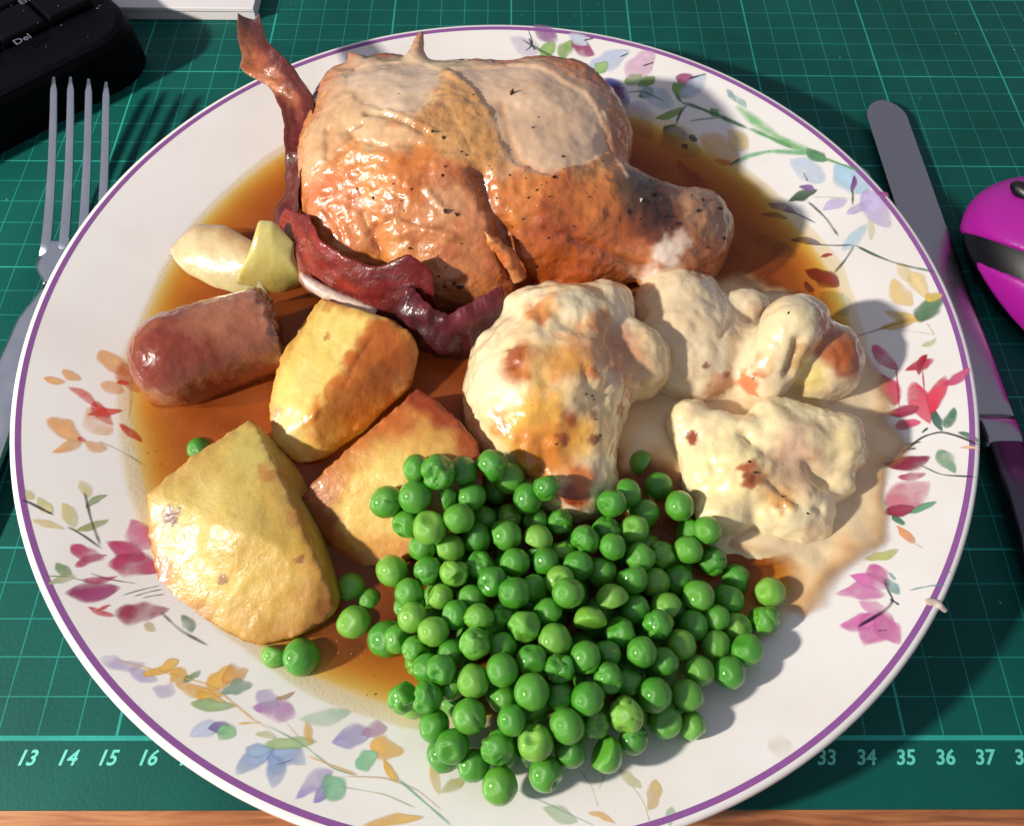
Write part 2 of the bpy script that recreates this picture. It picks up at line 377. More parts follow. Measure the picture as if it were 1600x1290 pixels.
class Motif:
    def __init__(s): s.V = []; s.F = []; s.C = []; s.k = 0
    def strip(s, pts2, wid, col0, col1, a0, nw=7, edge=0.35, wob=0.0):
        pts2 = np.asarray(pts2); n = len(pts2); T = np.gradient(pts2, axis=0); T /= np.linalg.norm(T, axis=1, keepdims=True)+1e-9
        Nn = np.stack([-T[:, 1], T[:, 0]], 1); b = len(s.V)//1; base = sum(len(v) for v in s.V); s.k += 1
        u = np.linspace(-1, 1, nw); c0, c1 = lin(col0), lin(col1); z0 = 0.003+0.0006*s.k
        ph = random.random()*50
        for i in range(n):
            t = i/(n-1); row = []
            for w in u:
                ww = wid[i]*(1+wob*float(vnoise(np.array([t*4+ph, w*1.3, ph]), 1, 3)))
                p = pts2[i]+Nn[i]*w*ww; r = float(prad(*p)); row.append((p[0], p[1], float(zplate(r))+z0))
            s.V.append(row)
            endf = min(1, min(t, 1-t)/0.12+0.15)
            for w in u:
                al = a0*min(1, (1-abs(w))/edge)*endf
                mixc = np.clip(t+0.25*math.sin(ph+w*2), 0, 1)
                s.C.append((*(c0*(1-mixc)+c1*mixc), al))
        for f in grid_faces(n, nw): s.F.append(tuple(base+q for q in f))
    def petal(s, x0, y0, x1, y1, w, col, a=0.85, col1=None, soft=0.4):
        p0, p1 = plate_at(x0, y0), plate_at(x1, y1); L = np.linalg.norm(p1-p0); wc = w/2*L/max(6, math.hypot(x1-x0, y1-y0))
        d = (p1-p0)/max(L, 1e-6); e = wc*0.35; p0 = p0-d*e; p1 = p1+d*e
        t = np.linspace(0, 1, 17); nrm = np.array([-d[1], d[0]]); bend = random.uniform(-0.12, 0.12)*L
        pts = p0+(p1-p0)*t[:, None]+nrm*(bend*np.sin(math.pi*t))[:, None]
        wid = 1.1*wc*np.sin(math.pi*np.clip(t, 0.02, 0.98)**random.uniform(0.75, 1.25))**0.7
        s.strip(pts, wid, col, col1 or tuple(min(255, c*0.72+58) for c in col), a, edge=soft, wob=0.35)
    def stem(s, pts, w, col, a=0.85):
        P = np.array([plate_at(x, y) for x, y in pts]); px = np.hypot(*(np.diff(np.asarray(pts, float), axis=0).T)).sum(); L = np.hypot(*np.diff(P, axis=0).T).sum()
        n = max(8, int(px/6)); tt = np.linspace(0, len(P)-1, n)
        q = np.stack([np.interp(tt, range(len(P)), P[:, i]) for i in (0, 1)], 1)
        for _ in range(3): q[1:-1] = 0.5*q[1:-1]+0.25*(q[:-2]+q[2:])
        wc = w/2*L/px; wid = wc*(0.7+0.5*np.abs(np.sin(np.linspace(0.4, 5, n)+random.random()*6))); wid[-1] *= 0.3
        s.strip(q, wid, col, col, a, nw=3, edge=0.8)
    def done(s, name):
        V = [p for row in s.V for p in row]; return mk(name, V, s.F, paint, plate, col=s.C)
OR, RD, YG, GN, MG, YE, LV, BL, PK, DG, PU = (232, 172, 112), (214, 62, 44), (214, 204, 140), (120, 150, 100), (186, 58, 104), (228, 178, 84), (186, 172, 212), (150, 172, 214), (214, 112, 176), (52, 66, 52), (140, 62, 118)
def motif(name, petals=(), stems=()):
    m = Motif()
    for p in petals: m.petal(*p)
    for p in stems: m.stem(*p)
    return m.done(name)
motif('painted_flower', [(160, 550, 200, 585, 30, OR), (70, 590, 100, 596, 16, OR), (100, 578, 125, 592, 16, OR), (80, 655, 125, 688, 30, OR), (85, 705, 125, 692, 26, OR), (140, 640, 170, 675, 34, OR, .5), (160, 600, 190, 612, 24, OR, .5), (135, 690, 165, 700, 22, OR), (195, 570, 215, 610, 26, (226, 120, 80), .7),
      (108, 606, 150, 636, 13, RD, .95), (138, 648, 190, 642, 17, RD, .95), (150, 628, 176, 662, 17, RD, .9), (184, 597, 200, 600, 11, RD, .9), (187, 663, 220, 690, 13, RD, .9), (122, 684, 132, 690, 9, RD, .8)], [([(155, 690), (190, 705), (230, 730)], 3, (170, 160, 110), .6), ([(205, 560), (205, 620), (200, 660)], 2.5, (150, 150, 100), .5)])
motif('painted_leaf_sprig', [(30, 762, 52, 778, 15, YG), (60, 778, 80, 800, 16, YG), (52, 812, 100, 826, 13, (226, 206, 140)), (98, 788, 115, 822, 18, YG), (120, 828, 168, 812, 18, (160, 165, 110)), (125, 752, 138, 776, 15, YG, .6), (135, 792, 166, 774, 14, (140, 155, 110)), (90, 880, 110, 897, 16, GN), (78, 912, 116, 902, 20, (170, 180, 120), .7)],
      [([(35, 780), (60, 792), (85, 805)], 5, (60, 60, 60)), ([(132, 768), (141, 810), (157, 853)], 4, (80, 80, 70)), ([(105, 822), (130, 836), (160, 858)], 4, (80, 80, 70)), ([(70, 900), (105, 900), (140, 910)], 3, GN)])
motif('painted_flower', [(115, 852, 160, 872, 24, MG), (120, 884, 165, 868, 20, MG), (170, 848, 222, 872, 32, MG), (175, 882, 245, 892, 44, (178, 44, 88)), (208, 815, 238, 852, 34, (206, 110, 150), .7), (130, 905, 182, 900, 14, MG), (108, 924, 182, 918, 38, (150, 50, 100)), (186, 956, 258, 952, 42, (150, 26, 62)), (138, 948, 178, 962, 10, (200, 40, 60)), (150, 955, 172, 945, 8, (200, 40, 60)), (226, 975, 240, 985, 12, (196, 178, 130)), (284, 962, 298, 986, 16, (110, 140, 110))],
      [([(190, 930), (220, 921), (252, 914)], 3, (40, 40, 50)), ([(208, 932), (232, 924), (256, 920)], 3, (40, 40, 50)), ([(222, 934), (240, 930), (258, 928)], 2.5, (40, 40, 50)), ([(250, 955), (280, 984), (326, 1009)], 5, (58, 52, 46)), ([(140, 895), (170, 905), (215, 912)], 3, (120, 60, 70))])
motif('painted_flower_spray', [(160, 1026, 225, 1036, 24, LV, .5), (205, 1045, 245, 1062, 20, LV, .5), (226, 1052, 266, 1046, 18, YE), (252, 1044, 276, 1032, 24, YE), (268, 1048, 286, 1064, 24, YE), (288, 1064, 312, 1048, 16, GN, .7), (275, 1068, 345, 1086, 20, YE), (328, 1072, 356, 1042, 36, YE), (352, 1060, 382, 1048, 38, (222, 160, 80)), (310, 1080, 352, 1098, 20, YE), (348, 1082, 390, 1072, 28, (130, 160, 140)), (300, 1098, 368, 1102, 20, (150, 176, 118)), (240, 1075, 270, 1082, 24, LV, .4)],
      [([(180, 1030), (240, 1046), (330, 1070), (395, 1124), (425, 1142)], 4, (226, 190, 120), .7), ([(370, 1130), (410, 1128)], 5, YE, .7)])
motif('painted_flower', [(400, 1105, 456, 1118, 36, (186, 130, 190)), (404, 1082, 432, 1100, 28, LV, .6), (432, 1090, 460, 1080, 10, (180, 130, 100), .7)], [([(440, 1120), (470, 1155)], 3, YE, .6)])
motif('painted_bud', [(300, 1148, 345, 1138, 30, (200, 208, 234), .8), (328, 1138, 356, 1142, 22, (128, 112, 168)), (345, 1138, 366, 1146, 24, (140, 196, 140))])
motif('painted_flower', [(425, 1172, 372, 1206, 34, BL), (427, 1174, 426, 1226, 34, (136, 160, 206)), (430, 1170, 472, 1192, 34, BL), (425, 1168, 386, 1168, 22, (150, 178, 208)), (416, 1162, 492, 1158, 22, (164, 190, 130)), (470, 1122, 545, 1112, 26, (168, 202, 170), .7), (478, 1128, 486, 1160, 14, YE, .7), (400, 1146, 430, 1152, 12, (190, 190, 130))],
      [([(412, 1130), (470, 1160), (520, 1200), (560, 1212)], 3.5, (140, 180, 150), .7), ([(430, 1195), (460, 1185)], 2.5, (90, 110, 150), .7)])
motif('painted_flower', [(466, 1244, 516, 1208, 36, (170, 156, 212)), (492, 1250, 515, 1225, 26, (150, 136, 200)), (512, 1212, 534, 1240, 38, (124, 188, 146)), (524, 1158, 576, 1144, 40, (166, 158, 206)), (568, 1146, 602, 1138, 26, (190, 150, 180), .7), (584, 1160, 626, 1172, 34, (232, 182, 100)), (560, 1196, 586, 1178, 34, (134, 196, 150)), (600, 1186, 622, 1218, 13, YE), (674, 1184, 686, 1240, 16, (226, 186, 100)), (690, 1236, 724, 1216, 22, (190, 186, 110)), (568, 1288, 660, 1276, 18, YE, .8)],
      [([(535, 1212), (600, 1214), (650, 1232), (690, 1265)], 3.5, (206, 180, 150), .7), ([(620, 1215), (660, 1250), (706, 1290)], 4.5, (130, 186, 150), .8), ([(480, 1180), (520, 1196), (560, 1210)], 4, YE, .6), ([(530, 1228), (600, 1240), (650, 1262)], 3, (170, 186, 140), .6)])
motif('painted_leaf_sprig', [(969, 1203, 1001, 1228, 20, (206, 204, 150), .8), (1023, 1220, 1013, 1262, 24, (214, 186, 130), .8), (1050, 1262, 1046, 1288, 16, (170, 200, 170), .7), (850, 1262, 900, 1282, 22, (190, 208, 180), .7), (920, 1270, 960, 1286, 12, YE, .6)],
      [([(905, 1200), (925, 1228), (935, 1262)], 3, (190, 180, 130), .7), ([(935, 1232), (945, 1210)], 3, (190, 180, 130), .7), ([(985, 1225), (1005, 1250), (1016, 1288)], 3, (200, 190, 150), .7), ([(800, 1230), (870, 1262), (930, 1290)], 3, (160, 196, 170), .6)])
motif('painted_flower', [(1310, 928, 1378, 930, 34, PK, .9), (1332, 900, 1386, 916, 32, PK, .85), (1364, 884, 1388, 912, 30, (206, 96, 160), .9), (1316, 976, 1374, 958, 28, PK, .9), (1354, 1002, 1386, 962, 42, (210, 96, 168), .95), (1374, 958, 1402, 1000, 40, (214, 104, 172), .95), (1345, 940, 1380, 950, 26, (224, 150, 196), .8), (1386, 904, 1404, 926, 18, (60, 140, 140), .8), (1402, 822, 1428, 848, 16, (226, 150, 100), .9), (1352, 872, 1402, 858, 16, (190, 190, 100), .8), (1390, 895, 1398, 905, 8, (60, 140, 140))],
      [([(1380, 900), (1386, 922), (1398, 938), (1380, 956), (1355, 970), (1338, 980)], 6, (46, 26, 56), .95), ([(1390, 935), (1405, 945)], 6, (46, 26, 56), .9), ([(1370, 985), (1386, 984)], 4, (110, 40, 100), .8), ([(1420, 922), (1450, 915), (1478, 913)], 3.5, (90, 150, 150), .8), ([(1430, 850), (1442, 856)], 3, (180, 120, 100), .8), ([(1476, 888), (1486, 896)], 4, (90, 150, 150), .7)])
motif('painted_flower', [(1368, 540, 1402, 576, 20, (212, 86, 120)), (1374, 588, 1396, 630, 28, (196, 44, 74), .95), (1416, 578, 1456, 562, 20, (184, 30, 56), .95), (1430, 600, 1452, 658, 26, (214, 66, 90), .95), (1455, 645, 1476, 590, 20, (216, 60, 84), .95), (1475, 600, 1512, 576, 18, (206, 60, 110), .95), (1388, 644, 1432, 636, 24, (150, 24, 56), .95), (1402, 668, 1436, 660, 20, (216, 70, 110), .9), (1384, 724, 1448, 714, 30, (128, 20, 50), .95), (1388, 786, 1446, 756, 44, (206, 110, 130), .9), (1385, 800, 1425, 792, 22, (140, 20, 50), .95), (1405, 745, 1444, 740, 18, (180, 60, 90), .9), (1448, 555, 1436, 585, 10, (160, 20, 40), .9)],
      [([(1440, 570), (1444, 610)], 3, (190, 60, 80), .8), ([(1400, 575), (1405, 640)], 3, (190, 60, 80), .8)])
motif('painted_leaf_sprig', [(1460, 640, 1472, 672, 13, (40, 90, 70), .95), (1476, 666, 1490, 638, 15, (60, 120, 90), .9), (1470, 705, 1490, 736, 24, (110, 160, 120), .9), (1498, 676, 1530, 692, 12, (90, 120, 90), .9), (1412, 802, 1462, 784, 12, (90, 150, 110), .9), (1395, 806, 1412, 818, 14, (60, 110, 80), .9), (1500, 700, 1530, 702, 7, (230, 190, 150), .8)],
      [([(1405, 712), (1440, 682), (1470, 674), (1500, 682), (1530, 696)], 5, (36, 46, 46), .95), ([(1412, 695), (1440, 690)], 4, (36, 46, 46), .9), ([(1408, 704), (1432, 700)], 4, (36, 46, 46), .9), ([(1435, 725), (1470, 742), (1525, 745)], 4, (40, 50, 50), .95), ([(1440, 676), (1450, 668)], 4, (36, 46, 46), .9)])
motif('painted_flower', [(1398, 438, 1424, 474, 28, (238, 206, 136), .8), (1424, 428, 1446, 462, 24, (238, 210, 150), .8), (1384, 486, 1440, 500, 22, (236, 196, 100), .85), (1378, 512, 1432, 498, 18, (226, 186, 90), .8), (1440, 500, 1472, 466, 32, (84, 120, 84), .85), (1450, 470, 1470, 462, 20, (220, 190, 90), .8), (1440, 540, 1462, 528, 10, (190, 206, 150), .8), (1405, 412, 1420, 440, 18, (240, 216, 160), .6)],
      [([(1335, 383), (1365, 398), (1400, 412), (1464, 426)], 5.5, (60, 92, 66), .95), ([(1335, 383), (1322, 405), (1302, 428)], 5, (60, 92, 66), .9), ([(1335, 383), (1300, 384), (1250, 380)], 4, (70, 80, 76), .85), ([(1400, 515), (1440, 520), (1462, 524)], 3, (220, 190, 150), .7), ([(1448, 505), (1460, 524)], 3, (190, 180, 120), .7), ([(1250, 520), (1330, 528), (1420, 500)], 4, (110, 120, 90), .7)])
motif('painted_flower', [(1262, 424, 1306, 446, 30, (120, 28, 52), .95), (1258, 440, 1270, 456, 10, (90, 20, 40), .9), (1285, 460, 1320, 490, 34, (196, 214, 226), .7), (1282, 402, 1300, 398, 8, (160, 40, 60), .9)])
motif('painted_flower', [(1238, 252, 1282, 282, 36, (200, 218, 240), .75), (1308, 262, 1350, 298, 42, (176, 212, 236), .8), (1288, 328, 1322, 314, 20, (206, 190, 230), .85), (1326, 334, 1372, 318, 24, (186, 164, 220), .85), (1358, 300, 1388, 352, 34, (198, 184, 228), .8), (1318, 390, 1352, 352, 20, (186, 216, 232), .7), (1234, 314, 1274, 298, 20, (58, 80, 60), .95), (1250, 292, 1270, 296, 14, (120, 80, 150), .8), (1334, 275, 1330, 300, 8, (120, 50, 130), .9), (1200, 318, 1242, 332, 15, (150, 130, 190), .8), (1190, 335, 1230, 342, 12, (150, 130, 190), .8), (1374, 300, 1388, 306, 9, (150, 60, 140), .9), (1356, 340, 1360, 375, 10, (220, 216, 180), .6), (1185, 372, 1240, 398, 34, (170, 190, 216), .6), (1236, 375, 1280, 382, 14, (110, 96, 150), .8)],
      [([(1262, 315), (1290, 340), (1310, 370)], 4.5, (66, 80, 70), .9), ([(1225, 328), (1250, 336), (1276, 350)], 3, (70, 70, 90), .8), ([(1332, 298), (1332, 322)], 4, (60, 90, 60), .9), ([(1255, 270), (1262, 284)], 3, (60, 60, 80), .8), ([(1270, 308), (1330, 310)], 3, (170, 200, 160), .6)])
motif('painted_stems', [(1145, 150, 1166, 168, 10, (150, 190, 190), .7), (1136, 140, 1150, 160, 8, (120, 160, 170), .6), (1262, 232, 1290, 250, 18, (70, 130, 86), .8)],
      [([(1150, 165), (1180, 190), (1215, 214), (1266, 240)], 16, (126, 196, 124), .85), ([(1145, 257), (1170, 243), (1205, 236), (1268, 240)], 11, (110, 186, 130), .85), ([(1140, 258), (1158, 248)], 6, (40, 60, 50), .9), ([(1265, 240), (1300, 252), (1345, 268)], 6, (110, 170, 110), .8), ([(1180, 205), (1215, 222), (1260, 236)], 9, (150, 206, 150), .8), ([(1068, 160), (1100, 172), (1130, 184), (1170, 202)], 8, (72, 120, 78), .9), ([(1170, 200), (1205, 216), (1240, 232)], 7, (110, 170, 110), .8), ([(1055, 145), (1062, 158), (1072, 164)], 5, (72, 120, 78), .9), ([(1075, 163), (1062, 176), (1056, 196)], 5, (60, 100, 66), .9), ([(1130, 184), (1100, 186), (1075, 190)], 4, (110, 160, 110), .8)])
motif('painted_bud', [(1042, 200, 1070, 216, 34, (62, 74, 56), .95), (1048, 205, 1092, 238, 46, (206, 212, 234), .6), (1078, 212, 1088, 220, 10, (40, 44, 60), .8), (1066, 226, 1074, 232, 8, (40, 40, 50), .9), (1024, 184, 1066, 168, 14, (120, 156, 70), .9), (1112, 170, 1122, 180, 14, (110, 170, 100), .8)])
motif('painted_flower', [(1098, 215, 1150, 262, 36, (240, 196, 130), .6), (1140, 205, 1165, 232, 26, (240, 214, 150), .7), (1118, 250, 1142, 256, 12, (224, 110, 70), .6), (1060, 252, 1096, 282, 16, (206, 60, 40), .75), (1080, 270, 1100, 300, 26, (190, 60, 46), .7)])
motif('painted_flower_spray', [(838, 42, 868, 62, 26, (150, 100, 150), .8), (800, 60, 840, 80, 30, (220, 206, 230), .6), (848, 90, 866, 68, 20, (140, 176, 90), .9), (880, 92, 894, 66, 22, (130, 170, 80), .9), (898, 62, 926, 84, 24, (156, 60, 104), .95), (890, 55, 915, 70, 20, (206, 214, 238), .7), (868, 116, 918, 110, 40, (118, 46, 98), .95), (925, 105, 978, 82, 36, (196, 208, 238), .8), (930, 118, 948, 100, 20, (140, 180, 100), .9), (984, 122, 1020, 86, 40, (224, 180, 208), .85), (978, 128, 1000, 120, 22, (120, 160, 70), .95), (998, 132, 1020, 122, 22, (110, 150, 66), .95), (1000, 150, 1018, 140, 20, (80, 150, 90), .9), (945, 128, 978, 164, 34, (100, 100, 176), .8), (962, 136, 974, 152, 18, (110, 50, 110), .9), (920, 130, 950, 134, 18, (90, 130, 70), .9), (1058, 122, 1080, 134, 24, (150, 66, 110), .95), (1054, 132, 1072, 150, 20, (120, 170, 90), .9), (1068, 150, 1098, 118, 30, (196, 214, 240), .6), (980, 170, 1010, 215, 44, (206, 202, 232), .7), (1000, 140, 1050, 165, 30, (180, 206, 226), .6), (945, 165, 975, 200, 44, (190, 200, 232), .6)],
      [([(815, 62), (845, 80), (880, 98), (935, 116)], 5, (90, 130, 80), .8), ([(820, 80), (835, 72), (824, 45)], 3, (50, 50, 70), .85), ([(826, 60), (836, 80)], 3, (50, 50, 70), .85), ([(912, 64), (928, 60)], 3.5, (40, 30, 50), .9), ([(1004, 104), (1022, 98)], 3.5, (40, 30, 50), .9), ([(1075, 124), (1090, 120), (1104, 116)], 4, (40, 40, 56), .9), ([(968, 90), (982, 84)], 3, (60, 60, 80), .8), ([(980, 145), (1005, 142), (1040, 160)], 4, (80, 130, 90), .8)])
# grease smears
motif('sauce_smear', [(1205, 1165, 1232, 1160, 40, (206, 194, 168), .3, (214, 202, 176), .95)])

# ------------------------------------------------------------------ gravy
ZG = 1.29
def mat_gravy():
    m = bpy.data.materials.new('brown_gravy'); nt, N, L = nodes(m)
    for n in list(N):
        if n.type == 'BSDF_PRINCIPLED': N.remove(n)
    out = N['Material Output']; tc = N.new('ShaderNodeTexCoord')
    n = N.new('ShaderNodeTexNoise'); n.inputs['Scale'].default_value = 1100; n.inputs['Detail'].default_value = 2; L.new(tc.outputs['Object'], n.inputs['Vector'])
    n2 = N.new('ShaderNodeTexNoise'); n2.inputs['Scale'].default_value = 90; n2.inputs['Detail'].default_value = 5; L.new(tc.outputs['Object'], n2.inputs['Vector'])
    bp = N.new('ShaderNodeBump'); bp.inputs['Strength'].default_value = 0.6; bp.inputs['Distance'].default_value = 0.0005; L.new(n.outputs[0], bp.inputs['Height'])
    tr = N.new('ShaderNodeBsdfTransparent'); di = N.new('ShaderNodeBsdfDiffuse'); gl = N.new('ShaderNodeBsdfGlossy'); gl.inputs['Roughness'].default_value = 0.07
    cr = N.new('ShaderNodeValToRGB'); e = cr.color_ramp.elements; e[0].color = (*lin((138, 64, 26)), 1); e[1].color = (*lin((174, 92, 42)), 1); e[0].position = .3; e[1].position = .7
    L.new(n2.outputs[0], cr.inputs[0]); L.new(cr.outputs[0], di.inputs['Color']); L.new(bp.outputs[0], gl.inputs['Normal'])
    # what the liquid lets through depends on how deep it stands over the china
    at_ = N.new('ShaderNodeAttribute'); at_.attribute_name = 'depth'
    tc_ = N.new('ShaderNodeValToRGB'); e = tc_.color_ramp.elements; e[0].position = 0; e[0].color = (1, .97, .9, 1); e[1].position = 1; e[1].color = (.66, .30, .08, 1)
    k = e.new(.12); k.color = (.96, .78, .34, 1); k = e.new(.4); k.color = (.88, .52, .14, 1)
    dv = N.new('ShaderNodeMath'); dv.operation = 'DIVIDE'; dv.inputs[1].default_value = 0.55; L.new(at_.outputs['Fac'], dv.inputs[0]); L.new(dv.outputs[0], tc_.inputs[0]); L.new(tc_.outputs[0], tr.inputs['Color'])
    r = N.new('ShaderNodeMapRange'); r.inputs[1].default_value = 0.0; r.inputs[2].default_value = 0.5; r.inputs[3].default_value = 0.0; r.inputs[4].default_value = 0.46; L.new(at_.outputs['Fac'], r.inputs[0])
    m1 = N.new('ShaderNodeMixShader'); L.new(r.outputs[0], m1.inputs[0]); L.new(tr.outputs[0], m1.inputs[1]); L.new(di.outputs[0], m1.inputs[2])
    lw = N.new('ShaderNodeLayerWeight'); L.new(bp.outputs[0], lw.inputs['Normal']); pw = N.new('ShaderNodeMath'); pw.operation = 'POWER'; pw.inputs[1].default_value = 4.5; L.new(lw.outputs['Facing'], pw.inputs[0])
    fr = N.new('ShaderNodeMapRange'); fr.inputs[3].default_value = 0.025; fr.inputs[4].default_value = 0.8; L.new(pw.outputs[0], fr.inputs[0])
    m2 = N.new('ShaderNodeMixShader'); L.new(fr.outputs[0], m2.inputs[0]); L.new(m1.outputs[0], m2.inputs[1]); L.new(gl.outputs[0], m2.inputs[2])
    L.new(m2.outputs[0], out.inputs['Surface'])
    return m
nr, nt_ = 90, 320; th = np.linspace(0, 2*math.pi, nt_, endpoint=False)
cs = np.stack([np.cos(th), np.sin(th), np.zeros_like(th)], 1)
rb = 11.36+0.18*fbm(cs*2.2, 1, 5)+0.08*fbm(cs*9, 1, 9)
top = []; bot = []; dep = []
for i in range(nr):
    u = (i/(nr-1))**0.6; r = np.maximum(u*rb, 0.02); P = cs*r[:, None]
    zb = zplate(r)+0.030; film = 0.045*np.sqrt(np.clip(1-u**6, 0, 1))
    zt = np.maximum(ZG+0.012*fbm(P, 0.9, 4)*(u < .97), zb+film*(u < 1)); zt = np.where(u >= 1, zb+0.001, zt)
    top.append(np.c_[P[:, :2]+np.array([PCX, PCY]), zt]); bot.append(0); dep.append(np.clip(zt-zb, 0, 1))
VT = np.concatenate(top)
F = [f[::-1] for f in grid_faces(nr, nt_, True)]; F.append(tuple(range(nt_)))
D = np.concatenate(dep)
gravy = mk('gravy', VT, F, mat_gravy(), extra={'depth': D})
tag(gravy, 'pool of glossy brown gravy covering the well of the plate', 'gravy')

bm = bmesh.new(); bmesh.ops.create_icosphere(bm, subdivisions=1, radius=1.0); _iv = np.array([v.co for v in bm.verts]); _if = [[v.index for v in f.verts] for f in bm.faces]; bm.free()
rg = np.random.default_rng(12); Vd = []; Fd = []
for _ in range(900):
    r_, t_ = 11.2*math.sqrt(rg.uniform(.12, 1)), rg.uniform(0, 6.283); sz = rg.uniform(.008, .022)
    if rg.random() < .06: sz *= 1.9
    c = np.array([PCX+r_*math.cos(t_), PCY+r_*math.sin(t_), max(ZG+0.012, float(zplate(r_))+.04)]); b0 = len(Vd)
    Vd += list(_iv*np.array([sz, sz, sz*.5])+c); Fd += [tuple(b0+q for q in f) for f in _if]
drop = mk('fat_droplets', Vd, Fd, mat_plain('golden_fat', (196, 132, 62), 0.06), gravy); drop['kind'] = 'stuff'
# ------------------------------------------------------------------ food helpers
class Body:
    """an organic piece: distance field -> mesh -> relief -> vertex paint"""
    def __init__(s, f, lo, hi, h=0.1, sm=1):
        s.alpha = None; s.f = f; s.V, s.F = surfnet(f, lo, hi, h)
        if sm: s.V = smooth(s.V, s.F, sm)
        s.upd()
    def upd(s): s.N = vnormals(s.V, s.F); s.P = proj(s.V)
    def base(s, rgb, var=0.0, fr=1.2, seed=0, rgb2=None):
        c = lin(rgb); s.C = np.tile(c, (len(s.V), 1))
        if rgb2 is not None:
            t = sstep(-0.5, 0.5, fbm(s.V, fr, seed, 4)); s.C = s.C*(1-t[:, None])+lin(rgb2)*t[:, None]
        return s
    def pick(s, px, py):
        """surface point seen at that place of the photograph"""
        d = np.hypot(s.P[:, 0]-px, s.P[:, 1]-py); m = d < 9
        if not m.any(): return s.V[np.argmin(d)]
        i = np.where(m)[0]; return s.V[i[np.argmin(s.P[i, 2])]]
    def splat(s, px, py, rad, rgb, a=1.0, ragged=0.7, seed=None, hard=0.32):
        if rad < 22: hard = max(hard, 0.75)
        c = s.pick(px, py); r = rad/47.0; d = np.linalg.norm(s.V-c, axis=1)/r
        d = d+ragged*fbm(s.V, 1.6/max(r, .15), (seed if seed is not None else int(px+py) % 97), 3)*0.6
        w = (a*(1-sstep(hard, 1.15, d)))[:, None]; s.C = s.C*(1-w)+lin(rgb)*w; return s
    def region(s, pts, rgb, a=0.9, feather=0.25, ragged=0.15, rgb2=None, seed=1, sink=0.0):
        """paint a patch whose outline is traced on the surface itself"""
        Q = np.array([s.pick(*p) for p in pts]); c = Q.mean(0); U = np.linalg.svd(Q-c)[2]; n = U[2]
        if n@(CAMP-c) < 0: n = -n
        q2 = (Q-c)@U[:2].T; X = (s.V-c)@U[:2].T; d = np.full(len(X), 1e9); ins = np.zeros(len(X), bool)
        for i in range(len(q2)):
            A, B_ = q2[i], q2[(i+1) % len(q2)]; ab = B_-A; t = np.clip((X-A)@ab/(ab@ab+1e-9), 0, 1); d = np.minimum(d, np.linalg.norm(X-(A+t[:, None]*ab), axis=1))
            ins ^= ((A[1] > X[:, 1]) != (B_[1] > X[:, 1])) & (X[:, 0] < (B_[0]-A[0])*(X[:, 1]-A[1])/(B_[1]-A[1]+1e-12)+A[0])
        sdv = np.where(ins, d, -d)+ragged*fbm(s.V, 1.8, seed, 3)
        w = (a*sstep(-feather, feather, sdv)*sstep(-0.25, 0.1, s.N@n))[:, None]; c1 = lin(rgb)
        if rgb2 is not None: t = sstep(-.5, .5, fbm(s.V, 1.1, seed+4, 4))[:, None]; c1 = c1*(1-t)+lin(rgb2)*t
        s.C = s.C*(1-w)+c1*w
        if sink: s.V = s.V-s.N*(sink*sstep(-.05, .05, sdv)*sstep(-0.25, 0.1, s.N@n))[:, None]
        return s
    def line3(s, pts):
        Q = np.array([s.pick(*p) for p in pts]); d = np.full(len(s.V), 1e9)
        for a, b in zip(Q[:-1], Q[1:]):
            ab = b-a; t = np.clip((s.V-a)@ab/(ab@ab+1e-9), 0, 1); d = np.minimum(d, np.linalg.norm(s.V-(a+t[:, None]*ab), axis=1))
        return d
    def groove(s, pts, depth, w, rgb=None, a=0.6, cw=1.0):
        d = s.line3(pts)+0.3*w*fbm(s.V, 2.5, 3); g = np.exp(-(d/w)**2)
        if rgb is not None:
            k = (a*np.exp(-(d/(w*cw))**2))[:, None]; s.C = s.C*(1-k)+lin(rgb)*k
        s.V = s.V-s.N*(depth*g)[:, None]; return s
    def noise(s, amp, fr, seed=0, oct=3):
        s.V = s.V+s.N*(amp*fbm(s.V, fr, seed, oct))[:, None]; return s
    def obj(s, name, mat, parent=None, origin=None, gain=1.0):
        s.upd(); return mk(name, s.V, s.F, mat, parent, col=(s.C*gain if s.alpha is None else np.c_[s.C*gain, s.alpha]), origin=origin)
def flecks(body, name, parent, mat, pts, n=0, box=None, size=(0.03, 0.07), seed=0):
    """pepper grains: small real lumps joined as one part"""
    rg = np.random.default_rng(seed); L = [(x, y, s) for x, y, s in pts]
    if n:
        for _ in range(n): L.append((rg.uniform(box[0], box[2]), rg.uniform(box[1], box[3]), rg.uniform(*size)))
    t = np.array([(1, 0, 0), (-1, 0, 0), (0, 1, 0), (0, -1, 0), (0, 0, 1), (0, 0, -1)], float)
    tf = [(0, 2, 4), (2, 1, 4), (1, 3, 4), (3, 0, 4), (2, 0, 5), (1, 2, 5), (3, 1, 5), (0, 3, 5)]
    V = []; F = []
    for x, y, sz in L:
        c = body.pick(x, y); R = rotm(*(rg.uniform(0, 360, 3))); b = len(V)
        V += list((t*sz*rg.uniform(0.6, 1.4, (6, 3))*np.array([1.2, .8, .7]))@R.T+c); F += [tuple(b+q for q in f) for f in tf]
    o = mk(name, V, F, mat, parent, smoothf=False); o['kind'] = 'stuff'; return o
